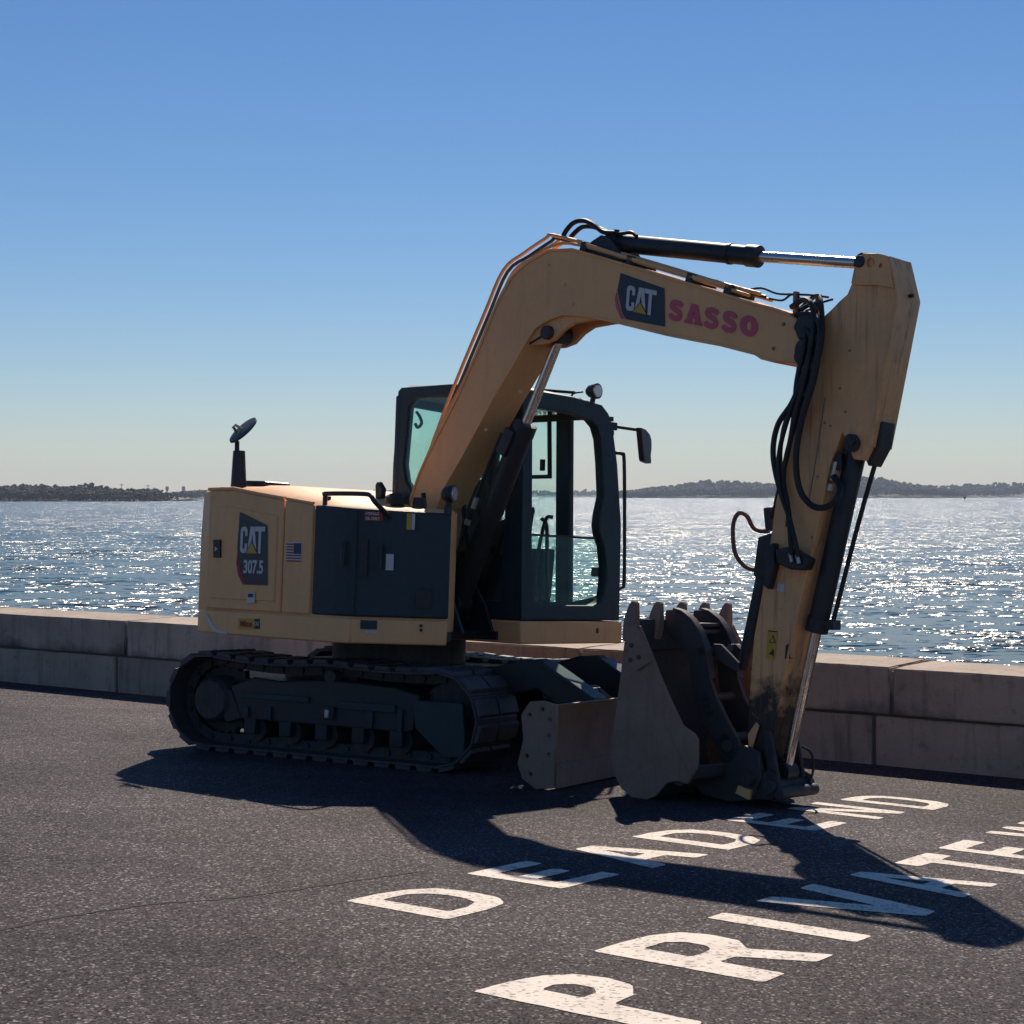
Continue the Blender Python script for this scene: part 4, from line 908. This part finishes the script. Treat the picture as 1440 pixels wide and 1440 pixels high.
def clamp(x, z, dx, dz): MB().side([(x - dx, z - dz), (x + dx, z + dz), (x + dx + dz * 3.2, z + dz - dx * 3.2), (x - dx + dz * 3.2, z - dz - dx * 3.2)], -.262, .01).build('pipe_clamp', 'steel', boom, .004)
clamp(1.95, 3.59, .025, -.008); clamp(2.35, 3.455, .025, -.008); clamp(2.85, 3.29, .025, -.008); clamp(3.15, 3.19, .025, -.008)
# rails of folded plate beside the lines
edge_strip('pipe_rail', [(1.95, 3.565), (2.30, 3.44), (2.80, 3.275), (3.15, 3.165)], 0, .022, -.262, -.25, 'yellow', boom)
# hoses to the stick cylinder
for y, hgt in ((-.20, 0.0), (-.12, -.018)):
    MB().tube(spline([(1.70 + hgt, y, 3.64), (1.72 + hgt, y, 3.69 + hgt), (1.79, y, 3.745 + hgt), (1.88, y, 3.752 + hgt * 1.4), (1.97, y, 3.715 + hgt), (2.06, y, 3.655), (2.16, y, 3.635)], 5), .017, 8).build('hose', 'rubber', boom)
MB().tube([(2.14, -.16, 3.60), (2.145, -.16, 3.665)], .022, 8).build('hose_fitting', 'black', boom); MB().tube(spline([(2.145, -.17, 3.635), (2.22, -.17, 3.632), (2.28, -.17, 3.63), (2.33, -.17, 3.60)], 4), .013, 8).build('hose_fitting', 'black', boom)
# stick-cylinder foot bracket
for y in (-.235, -.045): MB().side([(1.88, 3.54), (2.28, 3.42), (2.24, 3.50), (2.15, 3.60), (2.07, 3.628), (2.0, 3.60)], y, y + .03).build('cylinder_bracket', 'black', boom, .008)
# posts that carry the hoses at the end of the boom
for x, z0, z1 in ((3.60, 2.92, 3.115), (3.76, 2.86, 3.085)): MB().box(x - .012, x + .012, -.20, -.16, z0, z1).build('hose_post', 'rusty', boom, .003)
for pts in ([(3.22, 3.155), (3.34, 3.16), (3.46, 3.115), (3.58, 3.10), (3.70, 3.085), (3.83, 3.06)], [(3.40, 3.09), (3.50, 3.07), (3.57, 3.10), (3.66, 3.055), (3.74, 3.03), (3.86, 3.045)]):
    MB().tube(spline([(x, -.18, z) for x, z in pts], 4), .007, 6).build('thin_line', 'rubber', boom)

# --- cylinders
def ram(name, p0, p1, p2, rb, rr, y, lines=True, collar=.02):
    p0, p1, p2 = (Vector((q[0], y, q[1])) for q in (p0, p1, p2)); d = (p1 - p0).normalized()
    o = up(MB().tube([p0, p0 + d * .02, p1 - d * .09, p1 - d * .09, p1 - d * .005, p1], [rb * .9, rb, rb, rb + collar * .4, rb + collar * .4, rb * .8], 24).build(name, 'black', ex))
    MB().tube([p1 - d * .02, p2], rr, 18).build('rod', 'chrome', o)
    MB().tube([p2 - Vector((0, rr * 1.7, 0)), p2 + Vector((0, rr * 1.7, 0))], rr * 1.8, 18).build('rod_eye', 'black', o, .004)
    MB().tube([p0 - Vector((0, rb * .9, 0)), p0 + Vector((0, rb * .9, 0))], rb * .95, 18).build('barrel_eye', 'black', o, .004)
    return o
bc = ram('boom_cylinder', (.74, 1.13), (1.345, 2.400), (1.645, 2.998), .078, .035, BM)
for s, r_, c in ((-1, .014, 'rubber'), (1, .014, 'rubber')):
    MB().tube(spline([(1.20, BM + s * .085, 2.33), (1.10, BM + s * .10, 2.12), (.95, BM + s * .10, 1.80), (.82, BM + s * .10, 1.50), (.72, BM + s * .13, 1.25)], 4), r_, 8).build('cylinder_line', c, bc)
    MB().tube([(1.0, BM + s * .112, 1.875), (.965, BM + s * .112, 1.80)], .019, 8).build('line_fitting', 'fitting', bc)
    MB().tube([(.925, BM + s * .112, 1.72), (.91, BM + s * .112, 1.685)], .024, 8).build('line_fitting', 'fitting', bc)
MB().side([(1.16, 2.20), (1.24, 2.16), (1.33, 2.33), (1.25, 2.37)], BM - .11, BM - .07).build('line_clamp', 'black', bc, .004)
for y in (-.40, .0): MB().tube(spline([(.62, y, 1.9), (.70, y - .03, 1.62), (.78, y - .06, 1.45), (.76, y - .05, 1.2), (.70, y, 1.0)], 4), .018, 8).build('hose', 'rubber', bc)
sc_ = ram('stick_cylinder', (2.10, 3.588), (3.287, 3.370), (4.060, 3.247), .062, .034, BM)
MB().tube([(3.05, BM, 3.413), (3.07, BM, 3.410)], .068, 20).build('barrel_band', 'black', sc_)
kc = ram('bucket_cylinder', (4.015, 2.14), (3.765, 1.055), (3.575, .21), .062, .033, BM)
MB().tube(spline([(4.140, BM + .03, 2.10), (4.112, BM + .03, 2.02), (3.995, BM + .03, 1.62), (3.872, BM + .03, 1.16), (3.85, BM + .02, 1.10)], 4), .0145, 8).build('cylinder_line', 'rubber', kc)
MB().box(3.80, 3.90, BM - .03, BM + .06, 1.075, 1.135).build('line_fitting', 'black', kc, .006)
MB().tube([(3.925, BM - .075, 2.07), (3.90, BM - .075, 1.96)], .022, 8).build('line_fitting', 'fitting', kc)
MB().tube([(3.895, BM - .075, 1.94), (3.885, BM - .075, 1.90)], .026, 8).build('line_fitting', 'fitting', kc)
MB().box(3.88, 3.97, BM - .09, BM - .03, 2.02, 2.12).build('port_block', 'black', kc, .008)

# --- stick
S0, S1 = -.235, -.015
stick_o = [(4.074, 3.252), (4.112, 3.278), (4.212, 3.267), (4.275, 3.24), (4.335, 3.01), (4.232, 2.472), (4.165, 2.14), (4.13, 2.07), (4.06, 2.08), (3.98, 2.24), (3.90, 2.05), (3.85, 1.80), (3.715, 1.237), (3.66, 1.0), (3.54, .40), (3.53, .16), (3.48, .08), (3.41, .08), (3.36, .15), (3.352, .30), (3.36, .559), (3.372, .749), (3.39, 1.014), (3.44, 1.275), (3.461, 1.418), (3.501, 1.647), (3.525, 1.841), (3.559, 1.953), (3.599, 2.154), (3.634, 2.373), (3.641, 2.60), (3.661, 2.76), (3.72, 2.86), (3.80, 2.915), (3.879, 2.97), (3.939, 3.02), (3.992, 3.057), (4.029, 3.134), (4.051, 3.191)]
stick = up(MB().side(stick_o, S0, S1).build('stick', 'stick_yellow', ex, .008, 2))
hd = [(4.066, 3.252), (4.108, 3.284), (4.214, 3.273), (4.270, 3.252), (4.315, 3.06), (4.20, 3.09), (4.08, 3.10), (4.03, 3.115), (4.046, 3.191)]
for y in (S0 - .018, S1 + .003): link('ear_plate', curve_mesh('ear_plate', [hd, circ(4.156, 3.225, .028), circ(4.225, 3.20, .012)], .016, on_side(y + .006), 'stick_yellow'), stick, .003, 1)
MB().tube([(4.085, S0 - .03, 3.238), (4.085, S0 + .01, 3.238)], .036, 18).build('ear_pin', 'steel', stick, .005)
edge_strip('outer_plate', [(4.270, 3.25), (4.337, 3.01), (4.232, 2.472), (4.168, 2.15)], -.004, .010, S0 - .012, S1 + .012, 'stick_yellow', stick)
edge_strip('lower_plate', [(3.85, 1.80), (3.715, 1.237), (3.66, 1.0), (3.545, .42)], -.004, .010, S0 - .010, S1 + .010, 'stick_yellow', stick)
MB().cyl((4.345, BM, 3.03), (4.37, BM, 3.03), .012, 8).build('plug', 'black', stick)
for y in (S0 - .03, S1): MB().tube([(4.06, y, 2.17), (4.06, y + .03, 2.17)], .05, 18).build('cylinder_boss', 'steel', stick, .005)
MB().tube([(4.06, S0 - .045, 2.19), (4.06, S1 + .03, 2.19)], .036, 14).build('pin', 'black', stick)
MB().side([(4.13, 2.04), (4.20, 2.16), (4.22, 2.30), (4.17, 2.30), (4.09, 2.12)], S0 + .05, S1 - .02).build('stop_lug', 'black', stick, .008)
MB().tube([(3.74, S0 - .05, 2.74), (3.74, S1 + .05, 2.74)], .075, 22).build('pivot_pin', 'steel', stick, .006)
for x, z in ((3.96, 2.5), (3.86, 2.30), (3.82, 1.98), (3.90, 2.28), (4.02, 2.72), (3.79, 1.62), (4.0, 2.36)): MB().tube([(x, S0 - .004, z), (x, S0 + .004, z)], .008, 8).build('paint_chip', 'rusty', stick)
# weld bead down the side
MB().tube([(3.86, S0 - .001, 2.45), (3.80, S0 - .001, 2.05), (3.755, S0 - .001, 1.80)], .004, 6).build('weld_bead', 'rusty', stick)
def sfilm(nm, pts, mat, off=.003, th=.002): film(nm, pts, S0 - off, mat, stick, th)
sfilm('sticker', [(3.556, 1.342), (3.608, 1.335), (3.604, 1.288), (3.553, 1.295)], 'white')
sfilm('warning_sticker', [(3.497, 1.045), (3.565, 1.043), (3.549, .885), (3.483, .885)], 'gold')
sfilm('sticker_print', [(3.506, .982), (3.534, 1.03), (3.556, .980)], 'black', .0045); sfilm('sticker_print', [(3.515, .987), (3.533, 1.018), (3.547, .985)], 'gold', .006)
sfilm('sticker_print', [(3.505, .915), (3.520, .925), (3.535, .950), (3.545, .925), (3.540, .895), (3.530, .91)], 'black', .0045)
sfilm('sticker_print', [(3.497, 1.056), (3.565, 1.053), (3.565, 1.047), (3.497, 1.049)], 'black', .0045)
sfilm('paint_patch', [(3.625, .972), (3.65, .985), (3.655, .93), (3.66, .90), (3.69, .897), (3.62, .89)], 'black', .002, .001)
# underside: thumb cylinder, valve block and hoses
MB().tube([(3.40, BM, 1.50), (3.385, BM, 1.40), (3.275, BM, .90), (3.25, BM, .80)], [.03, .05, .05, .035], 18).build('thumb_cylinder', 'black', stick)
MB().side([(3.36, 1.62), (3.50, 1.66), (3.50, 1.50), (3.40, 1.36), (3.33, 1.38)], BM - .05, BM + .05).build('thumb_mount', 'black', stick, .01)
MB().tube([(3.42, -.15, 1.80), (3.44, -.15, 1.66)], .035, 12).build('valve', 'black', stick)
blk = MB().side([(3.585, 1.545), (3.68, 1.56), (3.83, 1.49), (3.80, 1.425), (3.70, 1.425), (3.60, 1.46)], -.32, S0 - .002).build('valve_block', 'black', stick, .008)
MB().side([(3.50, 1.56), (3.56, 1.585), (3.57, 1.45), (3.53, 1.30), (3.485, 1.33)], -.30, S0 - .002).build('valve_handle', 'black', stick, .01)
for x, z in ((3.72, 1.47), (3.77, 1.462)): MB().tube([(x, -.335, z), (x - .015, -.335, z + .05)], .013, 8).build('hose_fitting', 'fitting', stick)
def hose(pts, r, mat='rubber', parent=None): return MB().tube(spline(pts, 6), r * .74, 9).build('hose', mat, parent or stick)
hose([(3.58, -.20, 3.02), (3.70, -.24, 3.05), (3.80, -.30, 2.98), (3.83, -.34, 2.80), (3.78, -.34, 2.60), (3.69, -.33, 2.42), (3.57, -.30, 2.29), (3.535, -.29, 2.12), (3.585, -.29, 1.92), (3.66, -.30, 1.78), (3.67, -.31, 1.68)], .024)
hose([(3.60, -.16, 3.0), (3.74, -.18, 3.03), (3.84, -.26, 2.92), (3.84, -.30, 2.70), (3.74, -.30, 2.48), (3.60, -.26, 2.32), (3.555, -.24, 2.15), (3.545, -.22, 1.98), (3.50, -.20, 1.82), (3.46, -.17, 1.74)], .018)
hose([(3.62, -.22, 2.96), (3.78, -.28, 2.95), (3.885, -.35, 2.86), (3.89, -.365, 2.72), (3.86, -.365, 2.54), (3.78, -.355, 2.32), (3.74, -.35, 2.10), (3.765, -.34, 1.90), (3.86, -.335, 1.80), (3.955, -.325, 1.80), (4.01, -.31, 1.86), (3.985, -.26, 1.93), (3.93, BM - .11, 1.98)], .026)
hose([(3.55, -.10, 3.0), (3.68, -.12, 3.08), (3.78, -.20, 3.06), (3.86, -.29, 2.93), (3.87, -.31, 2.75), (3.80, -.32, 2.5), (3.70, -.30, 2.30), (3.63, -.29, 2.1), (3.61, -.28, 1.95), (3.66, -.30, 1.80), (3.70, -.33, 1.62), (3.715, -.335, 1.51)], .020)
hose([(3.58, -.14, 2.98), (3.75, -.20, 2.98), (3.81, -.30, 2.86), (3.80, -.33, 2.65), (3.72, -.34, 2.45), (3.63, -.32, 2.25), (3.59, -.31, 2.08), (3.60, -.30, 1.90), (3.68, -.32, 1.74), (3.74, -.34, 1.60), (3.765, -.335, 1.50)], .020)
hose([(3.60, -.20, 2.93), (3.73, -.27, 2.90), (3.76, -.32, 2.75), (3.72, -.33, 2.55), (3.70, -.32, 2.36), (3.67, -.31, 2.20), (3.62, -.30, 2.02)], .022)
hose([(3.62, -.23, 2.90), (3.79, -.31, 2.83), (3.82, -.355, 2.68), (3.78, -.36, 2.50), (3.74, -.35, 2.38), (3.70, -.33, 2.26)], .024)
hose([(3.64, -.24, 2.86), (3.86, -.33, 2.80), (3.85, -.35, 2.62), (3.82, -.35, 2.48), (3.77, -.34, 2.36)], .022)
hose([(3.40, -.12, 1.66), (3.33, -.12, 1.66), (3.28, -.12, 1.685), (3.235, -.12, 1.752), (3.17, -.12, 1.768), (3.133, -.12, 1.69), (3.148, -.12, 1.535), (3.215, -.12, 1.45), (3.30, -.12, 1.42), (3.36, -.12, 1.46)], .019, 'brownhose')
MB().tube([(3.74, -.31, 2.70), (3.74, -.285, 2.70)], .06, 12).build('hose_clamp', 'black', stick)
MB().side([(3.66, 2.88), (3.70, 2.95), (3.83, 2.94), (3.86, 2.84), (3.82, 2.80), (3.70, 2.80)], -.30, S0 - .005).build('hose_bracket', 'black', stick, .01)

# --- bucket
K0, K1 = -.61, .37
b_back = [(2.790, 1.075), (2.715, 1.06), (2.690, .95), (2.660, .70), (2.600, .26), (2.625, .15), (2.690, .05), (2.775, .004), (2.90, .006), (2.99, .05), (3.06, .12), (3.18, .135), (3.262, .165), (3.285, .24)]
def offset_line(line, d):
    pts = [Vector(p) for p in line]; out = []
    for i, p in enumerate(pts):
        t = (pts[min(i + 1, len(pts) - 1)] - pts[max(0, i - 1)]).normalized(); out.append((p.x - t.y * d, p.y + t.x * d))
    return out
shell = offset_line(b_back[1:], .022)
bucket = up(MB().side(b_back[1:] + shell[::-1], K0 + .012, K1 - .012).build('bucket', 'rustdark', ex, .003, 1))
splate = [(2.700, 1.050), (2.680, .93), (2.655, .70), (2.595, .255), (2.62, .14), (2.69, .045), (2.775, -.001), (2.90, .0), (2.965, .03), (3.045, .115), (3.12, .135), (3.20, .125), (3.272, .225), (3.266, .396), (3.235, .43), (3.15, .47), (3.05, .62), (2.974, .745), (2.915, .853), (2.80, 1.052)]
strip = [(2.80, 1.055), (2.915, .856), (2.974, .748), (3.05, .622), (3.15, .473), (3.235, .433), (3.268, .398), (3.275, .225), (3.23, .165), (3.06, .42), (2.94, .64), (2.86, .76)]
cutter = [(2.79, 1.06), (2.705, 1.062), (2.70, 1.0), (2.745, .80), (2.80, .775), (2.925, .845), (2.915, .87)]
for y, s in ((K0, -1), (K1, 1)):
    MB().side(splate, y, y - s * .022).build('side_plate', 'rusty', bucket, .003, 1)
    MB().side(strip, y + s * .010, y + s * .0005).build('side_edge', 'rusty', bucket, .003, 1)
    MB().side(cutter, y + s * .022, y + s * .0105).build('side_cutter', 'rusty', bucket, .004, 1)
    for x, z in ((2.76, .93), (2.755, .84), (2.82, .86)): MB().tube([(x, y + s * .020, z), (x, y + s * .028, z)], .016, 6).build('cutter_bolt', 'rustdark', bucket)
MB().side([(2.700, 1.085), (2.735, 1.09), (2.742, .90), (2.690, .90)], K0 + .012, K1 - .012).build('cutting_edge', 'rustdark', bucket, .004, 1)
for i in range(5):
    y = K0 + .035 + (K1 - K0 - .07) * i / 4; hw0, hw1 = .036, .022
    pr = [(2.690, .95), (2.688, 1.05), (2.700, 1.12), (2.722, 1.175), (2.742, 1.20), (2.762, 1.205), (2.775, 1.19), (2.778, 1.10), (2.772, 1.03), (2.750, .96)]
    nmb = MB(); n = len(pr)
    wv = lambda z: hw0 + (hw1 - hw0) * max(0, min(1, (z - 1.02) / .18))
    dx = .012 * (i - 2)
    nmb.prism(pr, lambda p: (p[0] + dx, y - wv(p[1]), p[1]), lambda p: (p[0] + dx, y + wv(p[1]), p[1])); nmb.build('tooth', 'rusty', bucket, .007, 2)
for s in (-.30, .05): MB().side([(3.02, .09), (3.28, .24), (3.40, .36), (3.50, .33), (3.53, .18), (3.47, .04), (3.30, .01), (3.10, .03)], s - .02, s + .02).build('hinge_ear', 'rustdark', bucket, .006)
MB().cyl((3.12, K0 + .02, .16), (3.12, K1 - .02, .16), .055, 18).build('torque_tube', 'rustdark', bucket)
MB().cyl((3.445, -.36, .165), (3.445, .11, .165), .042, 18).build('hinge_pin', 'steel', bucket)
# links from the ram to the bucket
lk = up(MB().side([(3.24, .06), (3.34, .035), (3.60, .05), (3.66, .10), (3.64, .19), (3.56, .23), (3.48, .17), (3.30, .17)], -.305, -.275).build('bucket_link', 'steel', ex, .01))
MB().side([(3.24, .06), (3.34, .035), (3.60, .05), (3.66, .10), (3.64, .19), (3.56, .23), (3.48, .17), (3.30, .17)], .025, .055).build('link_plate', 'steel', lk, .01)
for y in (-.268, .0): MB().side([(3.54, .15), (3.62, .17), (3.55, .46), (3.49, .46)], y, y + .028).build('link_arm', 'steel', lk, .01)
MB().tube([(3.59, -.34, .13), (3.59, -.30, .13), (3.59, .06, .13), (3.59, .10, .13)], .045, 18).build('link_pin', 'steel', lk, .006)
MB().tube([(3.655, -.32, .10), (3.655, .07, .10)], .035, 14).build('link_pin', 'steel', lk, .004)
MB().tube(spline([(3.61, -.02, .36), (3.655, .02, .32), (3.665, .03, .22), (3.64, .03, .14)], 4), .008, 8).build('grease_hose', 'rubber', lk)
MB().side([(3.40, .30), (3.46, .48), (3.44, .50), (3.38, .42)], -.262, -.245).build('link_cover', 'yellow', lk, .004)
MB().side([(3.36, .07), (3.46, .04), (3.47, .10), (3.38, .12)], -.345, -.306).build('link_cover', 'yellow', lk, .004)
# --- thumb: two curved plates with cross members
tp = [(2.728, 1.10), (2.735, 1.150), (2.80, 1.155), (2.865, 1.140), (2.94, 1.095), (3.0, 1.03), (3.05, .94), (3.077, .84), (3.095, .74), (3.15, .62), (3.25, .47), (3.318, .383), (3.352, .30), (3.36, .20), (3.30, .15), (3.22, .20), (3.17, .30), (3.10, .40), (3.02, .50), (2.965, .62), (2.94, .74), (2.93, .84), (2.86, .93), (2.78, 1.0), (2.735, 1.05)]
thumb = up(MB().side(tp, -.27, -.24).build('thumb', 'rustdark', ex, .005, 1))
MB().side(tp, .02, .05).build('thumb_plate', 'rustdark', thumb, .005, 1)
edge_strip('thumb_edge', [tp[i] for i in (2, 3, 4, 5, 6, 7, 8)], .0, .012, -.285, -.225, 'rustdark', thumb); edge_strip('thumb_edge', [tp[i] for i in (2, 3, 4, 5, 6, 7, 8)], .0, .012, .005, .065, 'rustdark', thumb)
for x, z, r_ in ((2.95, 1.02, .016), (3.02, .90, .03), (3.06, .62, .028), (3.22, .38, .035)): MB().cyl((x, -.27, z), (x, .05, z), r_, 14).build('cross_tube', 'rustdark', thumb)
MB().box(2.86, 2.96, -.24, .02, 1.055, 1.075).build('cross_plate', 'rustdark', thumb, .003)
MB().cyl((3.06, -.02, .925), (3.06, .075, .925), .024, 14).build('thumb_pin', 'fitting', thumb)
MB().cyl((3.10, -.295, .56), (3.10, -.265, .56), .035, 16).build('thumb_boss', 'steel', thumb, .004)
MB().cyl((3.25, -.295, .34), (3.25, -.265, .34), .040, 16).build('thumb_boss', 'steel', thumb, .004)
for y in (-.16, -.0): MB().side([(3.04, .95), (3.10, .95), (3.24, .84), (3.24, .78), (3.10, .84), (3.04, .88)], y - .015, y + .015).build('thumb_link', 'rustdark', thumb, .005)

# ------------------------------------------------------------------ sea air
hz = MB().box(-4850, 4850, -4850, 5400, SEA_Z - 3.0, 75.0).build('haze', 'black')
m = bpy.data.materials.new('sea haze'); m.use_nodes = True; nt = m.node_tree; nt.nodes.clear()
out = nt.nodes.new('ShaderNodeOutputMaterial'); pv = nt.nodes.new('ShaderNodeVolumePrincipled')
pv.inputs['Color'].default_value = (.66, .80, 1.0, 1); pv.inputs['Density'].default_value = .00011; pv.inputs['Anisotropy'].default_value = .2
nt.links.new(pv.outputs[0], out.inputs['Volume']); hz.data.materials.clear(); hz.data.materials.append(m)
tag(hz, None, None, None, 'stuff')
